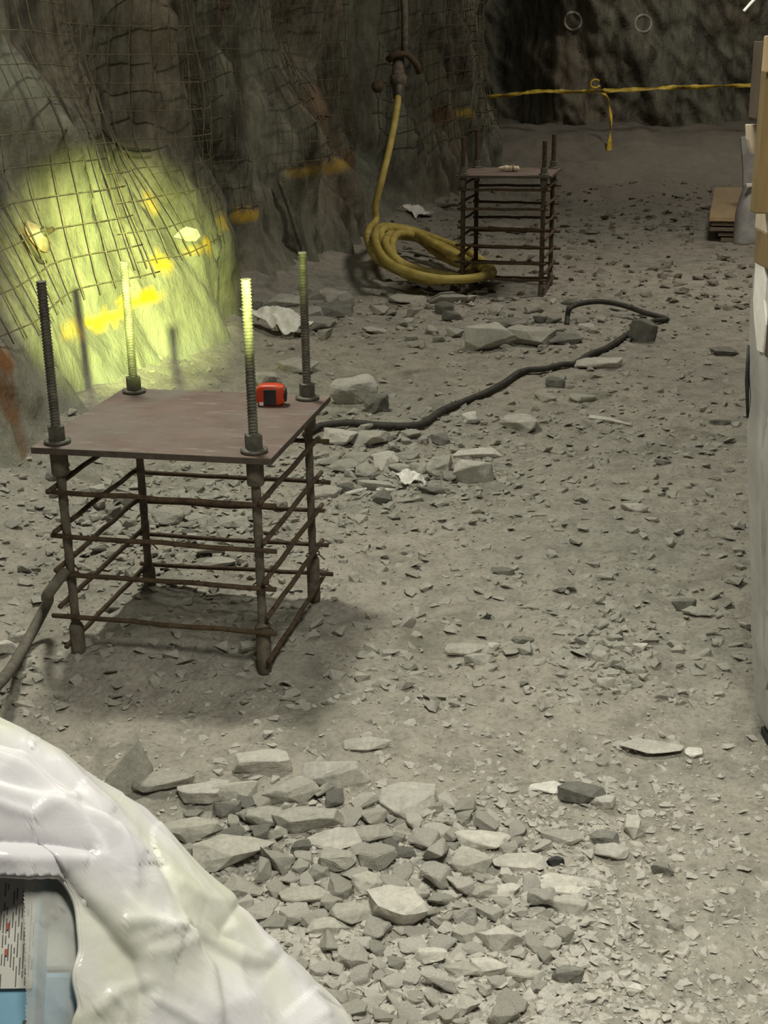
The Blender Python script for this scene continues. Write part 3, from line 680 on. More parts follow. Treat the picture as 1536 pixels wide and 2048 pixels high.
# ------------------------------------------------------------------ rocks
def rock_mesh(w_, d_, t_, seed, slab=.6, sub=True, rough=.05, npt=24, fixed=None):
    rnd = random.Random(seed); pts = [(x * w_, y * d_, z * t_) for x, y, z in (fixed or [])]
    for _ in range(0 if fixed else npt):
        a = rnd.uniform(0, 2 * math.pi); r = rnd.uniform(.72, 1.0) if rnd.random() < .75 else rnd.uniform(.2, .8)
        z = rnd.uniform(-1, 1); z = max(-slab, min(slab, z)) / slab
        k_ = 1 - .35 * max(0, z) * rnd.random() - .2 * max(0, -z)
        pts.append((math.cos(a) * r * k_ * w_ / 2, math.sin(a) * r * k_ * d_ / 2, t_ * (.5 + .5 * z) * (.8 + .2 * rnd.random())))
    bm = bmesh.new()
    for p in pts: bm.verts.new(p)
    r = bmesh.ops.convex_hull(bm, input=bm.verts)
    junk = [g for g in set(r['geom_interior'] + r['geom_unused']) if isinstance(g, bmesh.types.BMVert)]
    bmesh.ops.delete(bm, geom=junk, context='VERTS')
    if sub:
        bmesh.ops.bevel(bm, geom=bm.edges[:], offset=min(w_, d_, t_) * .07, segments=1, affect='EDGES', clamp_overlap=True)
        bmesh.ops.triangulate(bm, faces=bm.faces[:])
        for _ in range(2): bmesh.ops.subdivide_edges(bm, edges=[e for e in bm.edges if e.calc_length() > max(w_, d_) * .16], cuts=1, use_grid_fill=True)
        s = 5 / max(w_, d_)
        for v in bm.verts:
            n = noise.noise_vector(v.co * s + Vector((seed, 0, 0))); v.co += n * rough * min(w_, d_, t_ * 2.2)
    # normalise footprint
    xs = [v.co.x for v in bm.verts]; ys = [v.co.y for v in bm.verts]; zs_ = [v.co.z for v in bm.verts]
    sx, sy, sz = w_ / (max(xs) - min(xs)), d_ / (max(ys) - min(ys)), t_ / (max(zs_) - min(zs_))
    mx, my, mz = (max(xs) + min(xs)) / 2, (max(ys) + min(ys)) / 2, min(zs_)
    for v in bm.verts: v.co = Vector(((v.co.x - mx) * sx, (v.co.y - my) * sy, (v.co.z - mz) * sz))
    bmesh.ops.recalc_face_normals(bm, faces=bm.faces[:])
    me = bpy.data.meshes.new('rock'); bm.to_mesh(me); bm.free(); return me
placed = []
POINTED = [(-.5, -.4, 0), (.3, -.5, 0), (.5, .2, 0), (-.3, .5, 0), (.22, 0, 1), (.16, -.1, .96), (-.15, -.25, .52), (.42, .12, .45), (-.45, .0, .30), (.30, -.38, .35), (.1, .3, .5)]
def key_rock(i, cx, yb_, wp, hp, th_, mat, label, tilt=0, slab=.6, name='rock', cat='rock', zoff=0):
    q = G(cx, yb_); dep = (q - Vector((0, 0, H))).length; sc_ = F / dep
    el = math.asin(H / dep); w_ = wp / sc_; t_ = 1.22 * hp * th_ / sc_ / math.cos(el); w_ *= 1.1 + .14 * smooth(1450, 1550, yb_); d_ = max(hp * (1 - th_) / sc_ / math.sin(el), w_ * .45)
    d_ = min(d_, w_ * 1.5)
    me = rock_mesh(w_, d_, t_, 100 + i, slab, fixed=POINTED if 'pointed upright' in label else None)
    o = link(name, me, M[mat], None, True)
    dirv = Vector((q.x, q.y, 0)).normalized(); c = q + dirv * d_ * .5
    o.location = (c.x, c.y, gh(c.x, c.y) - t_ * .12 + zoff)
    o.rotation_euler = (R(tilt), 0, math.atan2(dirv.y, dirv.x) - math.pi / 2)
    tag(o, label, cat, None if name != 'rock' else None)
    placed.append((c.x, c.y, max(w_, d_) * .5)); return o
KR = [
 (978, 702, 92, 56, .85, 'rock_pale', 'pale rounded boulder sitting alone in front of the far cage'),
 (1062, 692, 92, 44, .75, 'rock_mid', 'low wide grey rock just right of the pale boulder'),
 (1125, 690, 75, 30, .5, 'rock_dark', 'dark flat rock inside the near side of the cable loop'),
 (1285, 680, 52, 46, .85, 'rock_dark', 'dark-faced block beside the end of the cable loop'),
 (1193, 737, 92, 30, .45, 'rock_pale', 'pale flat slab lying on the black cable'),
 (1037, 868, 74, 44, .5, 'rock_pale', 'pale wedge-shaped slab lying alone right of the cable bend'),
 (940, 850, 36, 30, .6, 'rock_white', 'small white pointed stone below the middle of the cable'),
 (947, 958, 76, 54, .72, 'rock_pale', 'large pale angular rock at the right end of the rubble pile'),
 (955, 915, 90, 30, .45, 'rock_pale', 'pale slab leaning behind the large angular rock'),
 (708, 812, 90, 60, .8, 'rock_pale', 'big pale block behind the right edge of the near plate'),
 (752, 826, 48, 44, .75, 'rock_dark', 'rounded darker cobble against the big pale block'),
 (680, 898, 68, 38, .55, 'rock_pale', 'thick slab just below the start of the black cable'),
 (738, 898, 72, 40, .45, 'rock_mid', 'flat grey slab right of the thick slab under the cable'),
 (770, 930, 52, 38, .5, 'rock_pale', 'pale pitted rock in the middle of the rubble pile'),
 (720, 925, 60, 30, .5, 'rock_mid', 'grey rock in the pile left of the pale pitted rock'),
 (688, 950, 55, 38, .5, 'rock_mid', 'flat-topped rock in the pile beside the right rear leg'),
 (736, 958, 48, 34, .55, 'rock_mid', 'squarish grey rock below the pale pitted rock'),
 (752, 980, 68, 28, .6, 'rock_mid', 'grey dish-shaped rock at the front of the pile'),
 (880, 950, 48, 48, .7, 'rock_mid', 'upright slab leaning left of the large angular rock'),
 (836, 948, 38, 34, .6, 'rock_mid', 'rounded grey rock left of the upright slab'),
 (815, 918, 45, 22, .5, 'rock_mid', 'small flat rock at the back of the rubble pile'),
 (880, 892, 38, 24, .7, 'rock_dark', 'small dark block at the back of the pile near the cable'),
 (866, 984, 62, 20, .55, 'rock_dark', 'dark-edged flat slab in front of the pile'),
 (770, 984, 34, 14, .5, 'rock_white', 'small white chip at the front edge of the pile'),
 (650, 996, 66, 34, .5, 'rock_mid', 'grey rock on the floor against the right rear leg of the near cage'),
 (1110, 780, 36, 24, .7, 'rock_dark', 'small dark stone above the three slabs right of the cable'),
 (1165, 805, 50, 22, .5, 'rock_mid', 'small layered slab right of the small dark stone'),
 (1090, 806, 40, 22, .5, 'rock_mid', 'small grey slab under the small dark stone'),
 (565, 628, 74, 30, .5, 'rock_mid', 'slab at the left of the dark heap below the rock wall'),
 (655, 604, 76, 28, .6, 'rock_mid', 'slab at the top of the dark heap below the rock wall'),
 (668, 640, 72, 36, .5, 'rock_dark', 'dark slab at the right of the heap below the rock wall'),
 (600, 655, 90, 34, .5, 'rock_mid', 'broad slab in the middle of the heap, behind the white cloth'),
 (640, 668, 60, 34, .55, 'rock_mid', 'slab right of the white cloth end'),
 (598, 755, 78, 34, .5, 'rock_mid', 'slab with dark shadow gap behind the rear right rod'),
 (534, 780, 54, 34, .7, 'rock_pale', 'pale stone on the floor just behind the red tape measure'),
 (338, 1058, 60, 48, .5, 'rock_mid', 'largest rock lying inside the near cage'),
 (420, 1120, 56, 30, .5, 'rock_mid', 'flat rock under the near cage, centre back'),
 (395, 1050, 50, 26, .5, 'rock_mid', 'rock under the near cage right of the largest one'),
 (470, 1060, 55, 30, .5, 'rock_mid', 'rock under the near cage close to the front right rod'),
 (440, 1140, 60, 26, .4, 'rock_mid', 'low slab under the near cage, nearest the camera'),
 (170, 1318, 42, 34, .6, 'rock_pale', 'pale stone at the foot of the front left leg'),
 (505, 1330, 50, 34, .5, 'rock_mid', 'grey stone at the foot of the front right leg'),
 (22, 1318, 44, 30, .6, 'rock_pale', 'pale block beside the grey hose at the left edge'),
 (40, 1290, 40, 26, .6, 'rock_mid', 'grey block just above the grey hose at the left edge'),
 (262, 1590, 84, 88, .9, 'rock_mid', 'pointed upright rock next to the white plastic bag'),
 (525, 1557, 95, 46, .5, 'rock_pale', 'pale rounded rock at the top left of the foreground rubble'),
 (672, 1580, 112, 66, .5, 'rock_pale', 'large pale rounded rock at the top of the foreground rubble'),
 (735, 1512, 84, 34, .4, 'rock_pale', 'shallow dish-shaped slab above the large pale rounded rock'),
 (330, 1598, 100, 40, .4, 'rock_mid', 'flat rock just right of the pointed rock by the bag'),
 (410, 1615, 84, 50, .4, 'rock_pale', 'curved pale rock second right from the pointed rock'),
 (468, 1610, 80, 46, .5, 'rock_mid', 'rock with a dark curved edge below the pale rounded rock'),
 (585, 1618, 96, 60, .45, 'rock_mid', 'broad flat rock left of the long diagonal slab'),
 (622, 1676, 122, 62, .5, 'rock_mid', 'long slab with dark lower edge in the foreground rubble'),
 (812, 1640, 100, 76, .3, 'rock_pale', 'broad flat pale slab at the right of the long slab'),
 (668, 1706, 90, 42, .4, 'rock_pale', 'pale oval rock below the long slab'),
 (735, 1690, 86, 40, .4, 'rock_mid', 'flat grey rock right of the pale oval rock'),
 (535, 1665, 66, 56, .4, 'rock_mid', 'squarish rock left of the long slab'),
 (455, 1640, 46, 34, .6, 'rock_dark', 'darker block under the curved pale rock'),
 (470, 1745, 128, 76, .4, 'rock_mid', 'big curved grey slab touching the white bag'),
 (385, 1680, 100, 46, .5, 'rock_mid', 'rock half hidden by the edge of the white bag'),
 (795, 1870, 96, 92, .45, 'rock_pale', 'large cracked block in the lower middle of the rubble'),
 (712, 1860, 84, 56, .4, 'rock_mid', 'flat grey rock left of the large cracked block'),
 (612, 1815, 84, 40, .4, 'rock_mid', 'oval rock right of the edge of the bag, mid rubble'),
 (655, 1875, 70, 44, .45, 'rock_mid', 'grey rock below the oval rock near the bag'),
 (675, 1755, 62, 60, .4, 'rock_mid', 'upright pale shard in the middle of the foreground rubble'),
 (735, 1800, 50, 54, .5, 'rock_mid', 'angular stone just above the large cracked block'),
 (1098, 1587, 66, 24, .35, 'rock_white', 'pale lens-shaped stone in the right foreground'),
 (1162, 1612, 76, 34, .7, 'rock_dark', 'slab with dark front face next to the lens-shaped stone'),
 (1205, 1622, 40, 34, .5, 'rock_pale', 'pale round stone right of the dark-faced slab'),
 (1300, 1520, 104, 38, .3, 'rock_pale', 'wide pale flat slab at right, left of the pallet'),
 (1385, 1518, 30, 26, .3, 'rock_white', 'small white flat chip right of the wide pale slab'),
 (1268, 1030, 50, 26, .5, 'rock_pale', 'pale stone alone on the right floor, mid distance'),
 (1264, 1002, 42, 16, .5, 'rock_mid', 'small grey stone just behind the pale stone at right'),
 (1366, 1226, 44, 28, .7, 'rock_dark', 'dark pointed stone on the right floor near the pallet'),
 (1395, 1240, 60, 20, .4, 'rock_mid', 'flat stone right below the dark pointed stone'),
 (935, 1308, 84, 26, .5, 'rock_mid', 'left slab of the small cluster on the open floor'),
 (960, 1330, 58, 28, .5, 'rock_pale', 'pale slab at the front of the small cluster on the open floor'),
 (985, 1305, 30, 20, .6, 'rock_pale', 'small pale stone at the right of the small cluster'),
 (1045, 1290, 44, 18, .6, 'rock_dark', 'dark flat stone right of the small cluster'),
 (1210, 1388, 34, 30, .6, 'rock_pale', 'pale stone lowest of the vertical trail of stones at right'),
 (1200, 1335, 32, 26, .6, 'rock_pale', 'pale stone in the trail, above a flat chip'),
 (1220, 1358, 36, 18, .5, 'rock_mid', 'flat chip in the trail of stones at right'),
 (1240, 1318, 34, 24, .6, 'rock_mid', 'grey stone at the right of the top of the trail'),
 (1278, 1322, 28, 24, .6, 'rock_pale', 'pale stone right of the trail top'),
 (1230, 1298, 30, 20, .6, 'rock_mid', 'grey stone at the very top of the trail'),
 (1005, 1148, 44, 12, .7, 'rock_dark', 'dark flat sliver in the middle of the open floor'),
 (970, 1238, 24, 10, .7, 'rock_black', 'black chip on the open floor right of the near cage'),
 (1110, 1728, 30, 18, .7, 'rock_black', 'black lump among the pale stones in the foreground'),
 (1040, 1748, 90, 46, .25, 'rock_pale', 'broad pale flake left of the black lump'),
 (1222, 1718, 56, 36, .35, 'rock_pale', 'pale flake right of the black lump'),
 (1325, 1748, 36, 24, .7, 'rock_dark', 'dark rounded stone right of the pale flake'),
 (1265, 1675, 30, 46, .4, 'rock_pale', 'narrow pale shard pointing down at right'),
 (1208, 1692, 46, 26, .6, 'rock_dark', 'dark triangular stone above the pale flake'),
 (1125, 1692, 70, 30, .4, 'rock_mid', 'grey flat rock above the black lump'),
 (970, 1798, 58, 30, .5, 'rock_mid', 'grey rock under the broad pale flake'),
 (1015, 1796, 40, 34, .4, 'rock_pale', 'pale shard next to the grey rock under the flake'),
 (965, 1700, 90, 46, .4, 'rock_pale', 'wide pale rock left above the broad pale flake'),
 (940, 1745, 70, 56, .5, 'rock_mid', 'rough brown-grey rock left of the broad pale flake'),
 (1135, 1828, 62, 34, .5, 'rock_pale', 'pale pointed stone in the lower right rubble'),
 (1130, 1790, 110, 22, .25, 'rock_pale', 'thin wide flake above the pale pointed stone'),
 (998, 1902, 74, 52, .5, 'rock_pale', 'large pale block in the bottom rubble'),
 (1058, 1870, 66, 40, .3, 'rock_mid', 'flat triangular slab right of the large pale block'),
 (935, 1890, 50, 46, .4, 'rock_mid', 'tilted flat stone left of the large pale block'),
 (975, 1958, 60, 46, .45, 'rock_pale', 'pale block below the large pale block'),
 (925, 1958, 56, 26, .45, 'rock_mid', 'long grey stone left of the lower pale block'),
 (860, 1942, 54, 34, .5, 'rock_pale', 'pale stone at the lower left of the bottom rubble'),
 (1050, 1970, 60, 34, .5, 'rock_mid', 'grey wedge right of the lower pale block'),
 (1135, 1972, 50, 34, .6, 'rock_dark', 'dark-sided wedge in the bottom rubble'),
 (1268, 1985, 36, 26, .4, 'rock_white', 'white angular stone at the bottom right'),
 (1350, 1855, 26, 22, .6, 'rock_mid', 'small round stone on the bare dirt at lower right'),
 (1440, 852, 40, 12, .6, 'rock_dark', 'thin dark sliver by the pallet, mid distance'),
 (1448, 708, 52, 24, .6, 'rock_dark', 'dark rock by the pallet load, far right'),
 (1178, 470, 34, 12, .6, 'rock_dark', 'dark stone on the floor right of the far cage'),
 (890, 433, 54, 12, .6, 'rock_dark', 'dark flat slab at the wall foot behind the yellow coil'),
 (845, 450, 46, 14, .5, 'rock_mid', 'grey slab between the coil and the wall foot'),
 (1035, 468, 40, 18, .4, 'rock_pale', 'pale flake seen through the far cage'),
 (1000, 460, 40, 16, .5, 'rock_mid', 'grey stone seen through the far cage'),
 (1325, 932, 30, 14, .6, 'rock_dark', 'dark pebble on the right floor above the pale stone'),
 (815, 610, 70, 24, .5, 'rock_mid', 'low rock left of the band of rubble before the far cage'),
 (900, 610, 80, 26, .5, 'rock_mid', 'low rock in front of the left foot of the far cage'),
 (1015, 660, 70, 24, .6, 'rock_dark', 'dark slab behind the pale boulder'),
]
for i, k_ in enumerate(KR): key_rock(i, *k_)
# crumpled scrap, splinter, cloth, white paper
def crumple(name, V, Fc, mat, label, cat, thick=.004, parent=None):
    o = MB().add(V, Fc).build(name, mat, parent, True); o.modifiers.new('t', 'SOLIDIFY').thickness = thick
    return tag(o, label, cat)
def cloth_patch(px_poly_fn, nu, nv, zf): pass
def sheet(c, w_, d_, h_, yaw, seed, nu=22, nv=14, sharp=1.0):
    V = []
    for j in range(nv):
        for i in range(nu):
            u, v = i / (nu - 1) - .5, j / (nv - 1) - .5
            ed = 1 + .22 * fbm(u * 3, v * 3, seed, 2)
            x, y = u * w_ * ed, v * d_ * ed
            z = h_ * (.45 * (1 - abs(fbm(u * 2.6, v * 1.8, seed + .5, 2)) * 1.6) + .45 * (1 - 4 * v * v) * (1 - 4 * u * u))
            p = Vector((x * math.cos(yaw) - y * math.sin(yaw), x * math.sin(yaw) + y * math.cos(yaw), 0)) + c
            V.append((p.x, p.y, gh(p.x, p.y) + .012 + z * sharp))
    return V, [(j * nu + i, j * nu + i + 1, (j + 1) * nu + i + 1, (j + 1) * nu + i) for j in range(nv - 1) for i in range(nu - 1)]
c = G(548, 690); crumple('cloth', *sheet(c + Vector((.03, .10, 0)), .36, .24, .17, -.45, 3, 34, 24), M['cloth'], 'white crumpled cloth on the rubble behind the near cage', 'cloth')
c = G(820, 970); crumple('crumpled_paper', *sheet(c + Vector((0, .05, 0)), .10, .12, .05, .3, 5, 16, 12), M['cloth'], 'small crumpled white paper at the front of the rubble pile', 'paper')
c = G(817, 452); crumple('white_sheet', *sheet(c + Vector((.08, .1, .0)), .17, .30, .10, -.6, 9, 18, 14), M['cloth'], 'white scrap lying behind the top of the yellow coil', 'paper')
a, b_ = on(1180, 832, .012), on(1262, 846, .012)
o = MB().tube([a, a.lerp(b_, .5) + Vector((0, 0, .006)), b_], [.013, .011, .004], 5).build('splinter', M['rock_white'], None, True); tag(o, 'white splinter of wood on the floor right of the wedge slab', 'splinter')
a, b_ = on(690, 985, .03), on(733, 976, .035)
o = MB().tube([a, a.lerp(b_, .5), b_], [.007, .009, .005], 5).build('splinter', M['rock_white'], None, True); tag(o, 'short pale splinter at the front of the rubble pile', 'splinter')

# scattered rubble: individual stones
ZONES = [  # px centre, px radius, count, size m, label
 ((560, 1720), (250, 140), 70, (.04, .095), 'small grey stone in the foreground rubble beside the white bag', 'stones beside the white bag'),
 ((880, 1800), (280, 200), 84, (.03, .075), 'small pale stone in the lower middle foreground rubble', 'stones in the foreground rubble'),
 ((800, 1985), (290, 80), 34, (.03, .07), 'small stone along the bottom of the picture', 'stones at the bottom'),
 ((770, 930), (150, 70), 36, (.04, .09), 'small grey stone in the rubble pile right of the near cage', 'stones in the middle pile'),
 ((380, 1050), (200, 100), 34, (.03, .08), 'small stone on the shaded floor under the near cage', 'stones under the near cage'),
 ((1010, 650), (330, 55), 40, (.06, .14), 'small grey stone in the band of rubble by the cable loop', 'stones by the cable loop'),
 ((110, 1060), (110, 120), 26, (.025, .07), 'small stone at the foot of the left wall beside the near cage', 'stones at the left wall'),
 ((620, 640), (110, 60), 14, (.06, .14), 'small stone in the dark heap below the rock wall', 'stones in the dark heap'),
]
rnd = random.Random(11)
TEMPL = [rock_mesh(1, rnd.uniform(.6, .95), rnd.uniform(.25, .6), 700 + i, .6, True, .045, 13) for i in range(22)]
nplaced = 0
for zi, ((cx, cy), (rx, ry), cnt, (s0, s1), lab, grp) in enumerate(ZONES):
    made = 0; tries = 0
    while made < cnt and tries < cnt * 30:
        tries += 1
        a = rnd.uniform(0, 2 * math.pi); r = math.sqrt(rnd.random())
        x, y = cx + rx * r * math.cos(a), cy + ry * r * math.sin(a)
        q = G(x, y); sz = rnd.uniform(s0, s1) * (1 if rnd.random() < .8 else 1.25)
        if any((q.x - p[0]) ** 2 + (q.y - p[1]) ** 2 < (p[2] * .68 + sz * .32) ** 2 for p in placed): continue
        if base_dist(q.x, q.y) < .05: continue
        ti = rnd.randrange(22); me = TEMPL[ti]
        mat = M[rnd.choice(['rock_mid', 'rock_mid', 'rock_pale', 'rock_mid', 'rock_pale', 'rock_mid', 'rock_mid', 'rock_dark'] if zi not in (1, 2) else ['rock_mid', 'rock_pale', 'rock_pale'])]
        kk = (ti, mat.name)
        if kk not in globals().setdefault('_mc', {}):
            m2 = me.copy(); m2.materials.clear(); m2.materials.append(mat); _mc[kk] = m2
        o = bpy.data.objects.new('stone', _mc[kk]); COL.objects.link(o)
        o.location = (q.x, q.y, gh(q.x, q.y) - sz * .04); o.scale = (sz, sz, sz)
        o.rotation_euler = (rnd.uniform(-.22, .22), rnd.uniform(-.22, .22), rnd.uniform(0, 6.28))
        tag(o, lab, 'stone', grp); placed.append((q.x, q.y, sz * .45)); made += 1
# gravel: chips nobody could count
def chips(name, n, sampler, mat, label, seed):
    rnd = random.Random(seed); T = []
    for i in range(30):
        me = rock_mesh(1, rnd.uniform(.5, .95), rnd.uniform(.18, .5), 900 + i + seed, .6, False, 0, 9)
        T.append((np.array([tuple(v.co) for v in me.vertices]), [tuple(p.vertices) for p in me.polygons]))
    VV = []; FF = []; off = 0
    for _ in range(n):
        x, y, s = sampler(rnd)
        if x is None: continue
        tv, tf = T[rnd.randrange(30)]
        e = Matrix.Rotation(rnd.uniform(0, 6.28), 3, 'Z') @ Matrix.Rotation(rnd.uniform(-.28, .28), 3, 'X') @ Matrix.Rotation(rnd.uniform(-.28, .28), 3, 'Y')
        p = (tv * s) @ np.array(e).T + np.array((x, y, gh(x, y) - .12 * s)); VV.append(p)
        FF += [tuple(i + off for i in f) for f in tf]; off += len(tv)
    me = bpy.data.meshes.new(name); me.from_pydata(np.concatenate(VV).tolist(), [], FF); me.update()
    o = link(name, me, mat, None, True); tag(o, label, 'gravel', None, 'stuff'); return o
def samp_fg(rnd):
    while True:
        px, py = rnd.uniform(-60, 1600), rnd.uniform(1380, 2120)
        dens = max(.10, math.exp(-((px - 760) / 430) ** 2 - ((py - 1830) / 210) ** 2)) + .35 * math.exp(-((px - 1180) / 240) ** 2 - ((py - 1640) / 110) ** 2) + .5 * math.exp(-((px - 1000) / 400) ** 2 - ((py - 2000) / 120) ** 2)
        if rnd.random() < dens: break
    q = G(px, py); s = .006 + .030 * rnd.random() ** 3.2
    return q.x, q.y, s
def samp_mid(rnd):
    while True:
        px, py = rnd.uniform(-260, 1600), rnd.uniform(590, 1420)
        d = .10 + .55 * math.exp(-((px - 760) / 260) ** 2 - ((py - 935) / 85) ** 2) + .5 * math.exp(-((px - 1020) / 330) ** 2 - ((py - 660) / 60) ** 2) + .5 * math.exp(-((px - 330) / 260) ** 2 - ((py - 1040) / 110) ** 2) + .45 * math.exp(-((px - 1210) / 80) ** 2 - ((py - 1310) / 90) ** 2) + .25 * math.exp(-((px - 1180) / 260) ** 2 - ((py - 860) / 90) ** 2)
        if rnd.random() < d: break
    q = G(px, py)
    if base_dist(q.x, q.y) < .02: return None, None, None
    return q.x, q.y, .008 + .055 * rnd.random() ** 3
def samp_far(rnd):
    while True:
        px, py = rnd.uniform(740, 1560), rnd.uniform(330, 620)
        if rnd.random() < .35 + .5 * math.exp(-((py - 400) / 70) ** 2): break
    q = G(px, py)
    if base_dist(q.x, q.y) < .02 or q.y > 16: return None, None, None
    return q.x, q.y, .02 + .10 * rnd.random() ** 3.5
chips('gravel', 12000, samp_fg, M['rock_pale'], 'fine pale gravel and chips covering the foreground floor', 1)
chips('gravel', 10000, samp_mid, M['rock_mid'], 'grey gravel and chips over the middle floor around the cages', 2)
chips('gravel', 2200, samp_far, M['rock_farm'], 'dim loose gravel on the far floor towards the back wall', 3)

# ------------------------------------------------------------------ white plastic bag over cartons
BC = Vector((-.498, 1.152, 0)); BA, BB, BH, BE = .732, .503, 1.0535, 1.518
def bag_pt(a, t):
    ca, sa = math.cos(a), math.sin(a)
    x, y, z = BC.x + BA * t * ca, BC.y + BB * t * sa, BH * (1 - t ** BE)
    return Vector((x, y, z))
def ridged(x, y, z, o=3):
    v = 0; amp = 1; f = 1
    for _ in range(o):
        v += amp * (1 - 2 * abs(noise.noise(Vector((x * f, y * f, z * f))))); amp *= .45; f *= 2.1
    return v
E1 = Vector((.62, -.12, -.78)).normalized(); E2 = E1.cross(Vector((0, -1, .3))).normalized(); E3 = E1.cross(E2)
def bag_disp(p, a, t):
    fade = smooth(.0, .15, t) * .6 + .4
    q = Vector((p.dot(E1) * 2.3, p.dot(E2) * 6.5, p.dot(E3) * 4.5)); q += .25 * noise.noise_vector(p * 5)
    v1 = noise.voronoi(q)[0]; q2 = Vector((p.dot(E1) * 8 + p.dot(E2) * 5, p.dot(E2) * 11 - p.dot(E1) * 6, p.dot(E3) * 8)); v2 = noise.voronoi(q2)[0]
    q3 = Vector((p.dot(E1) * 5, p.dot(E2) * 26, p.dot(E3) * 14)) + .5 * noise.noise_vector(p * 7); v3 = noise.voronoi(q3)[0]
    d = .026 * (v1[0] - .45) + .012 * (v2[0] - .45) + .006 * (v3[0] - .45) + .010 * ridged(p.x * 3 + p.z * 2, p.y * 3, p.z * 2 - p.x, 2)
    return (d - .006) * fade
# folds of the sheet: lines along it, kind (step / ridge / valley), height, reach in picture units
FOLDS = [
 ([(-20, 1468), (60, 1492), (110, 1535), (160, 1568)], 'v', .016, 16), ([(-20, 1440), (50, 1452), (105, 1490), (170, 1560), (230, 1610)], 'r', .008, 20),
 ([(-20, 1500), (60, 1530), (150, 1585), (230, 1660), (310, 1720), (345, 1790), (372, 1850)], 's', .016, 60),
 ([(-20, 1580), (80, 1600), (160, 1625), (250, 1655), (300, 1690)], 's', .014, 45), ([(-20, 1618), (60, 1640), (110, 1600), (150, 1600)], 'r', .010, 14),
 ([(120, 1600), (190, 1690), (240, 1790), (300, 1850), (350, 1855)], 's', .012, 50), ([(-20, 1690), (60, 1688), (120, 1695), (180, 1710)], 'v', .014, 12),
 ([(-20, 1722), (60, 1726), (130, 1722), (165, 1726)], 'r', .012, 16), ([(230, 1660), (260, 1740), (262, 1775)], 'r', .008, 14),
 ([(330, 1720), (365, 1850), (430, 1870), (500, 1910), (560, 1925), (620, 1985)], 's', -.016, 55),
 ([(395, 1870), (428, 1930), (430, 2060)], 's', .014, 45), ([(395, 1870), (330, 1905), (290, 1910)], 'r', .008, 18), ([(395, 1870), (320, 1850), (240, 1850)], 'r', .010, 18),
 ([(130, 1750), (170, 1800), (215, 1850), (235, 1880), (270, 1920), (285, 1990), (280, 2060)], 's', -.020, 45),
 ([(185, 2020), (230, 1985), (290, 1965)], 'r', .008, 12), ([(215, 1985), (245, 2020), (240, 2060)], 'r', .008, 12), ([(480, 1800), (455, 1850), (500, 1880), (560, 1920)], 'v', .010, 16),
 ([(540, 1890), (600, 1960), (640, 2040)], 'r', .009, 16), ([(360, 1760), (420, 1790), (470, 1800)], 'r', .006, 16), ([(300, 2000), (360, 2030), (420, 2080)], 'r', .010, 20), ([(500, 1990), (530, 2030), (540, 2080)], 'r', .008, 16),
]
def fold_disp(u, v):
    o = 0
    for line, kd, h, wd in FOLDS:
        best = 1e9; sg = 1; end = 1
        for i in range(len(line) - 1):
            ax, ay = line[i]; bx, by = line[i + 1]; dx, dy = bx - ax, by - ay; L2 = dx * dx + dy * dy
            t = min(1, max(0, ((u - ax) * dx + (v - ay) * dy) / L2)); ex, ey = u - ax - dx * t, v - ay - dy * t; q = ex * ex + ey * ey
            if q < best: best = q; sg = 1 if dx * ey - dy * ex > 0 else -1; end = 1 if (0 < t < 1 or 0 < i < len(line) - 2) else .6
        d = math.sqrt(best)
        if d > wd * 4: continue
        if kd == 's': o += end * h * .5 * (1 + math.tanh(sg * d / 11)) * math.exp(-d / wd)
        else: o += end * h * (1 if kd == 'r' else -1) * math.exp(-math.sqrt(d * d + 9) / wd)
    return o
angs = list(np.linspace(R(-125), R(62), 760, endpoint=False)) + list(np.linspace(R(62), R(235), 90, endpoint=False)); na, ntt = len(angs), 300
V = []; P0 = []
for j in range(ntt):
    t = .002 + .998 * j / (ntt - 1)
    for i in range(na):
        a = angs[i]; p = bag_pt(a, t)
        n = Vector(((p.x - BC.x) / BA ** 2, (p.y - BC.y) / BB ** 2, .55)).normalized(); h = bag_disp(p, a, t)
        if i < 760:
            u, v = proj(p)
            if -120 < u < 760 and v < 2250: h += .62 * fold_disp(u, v)
        V.append(p + n * h)
OPEN = [(-140, 1738), (60, 1750), (118, 1748), (135, 1768), (152, 1800), (158, 1830), (162, 1880), (165, 1905), (152, 1945), (150, 1965), (158, 1995), (168, 2012), (150, 2048), (140, 2120), (120, 2300), (-140, 2300)]
def inside(x, y, poly):
    c = False; n = len(poly)
    for i in range(n):
        x1, y1 = poly[i]; x2, y2 = poly[(i + 1) % n]
        if (y1 > y) != (y2 > y) and x < (x2 - x1) * (y - y1) / (y2 - y1) + x1: c = not c
    return c
def opened(p, n_):
    if p.y > BC.y + .02 or p.z < .12: return False
    x, y = proj(p); return inside(x, y, OPEN)
FcA = []; FcB = []
op = [opened(v, None) for v in V]
for j in range(ntt - 1):
    for i in range(na):
        q = (j * na + i, j * na + (i + 1) % na, (j + 1) * na + (i + 1) % na, (j + 1) * na + i)
        if not all(op[k_] for k_ in q): FcA.append(q)
        if any(op[k_] or op[min(len(V) - 1, k_ + 3)] or op[k_ - 3] or op[min(len(V) - 1, k_ + 3 * na)] or op[k_ - 3 * na] for k_ in q) and proj(V[q[0]])[0] > 62 and V[q[0]].y < BC.y: FcB.append(q)
bag = thing('plastic_bag', BC, 'white crumpled plastic bag draped over cartons in the lower left corner', 'bag')
def submesh(name, Fl, mat, shrink=0):
    used = sorted({i for f in Fl for i in f}); mp = {k_: n for n, k_ in enumerate(used)}
    vv = [V[i] - BC + ((Vector((BC.x, BC.y, V[i].z)) - V[i]).normalized() * shrink) for i in used]
    o = MB().add(vv, [tuple(mp[i] for i in f) for f in Fl]).build(name, mat, bag); return o
from collections import defaultdict
ec = defaultdict(int)
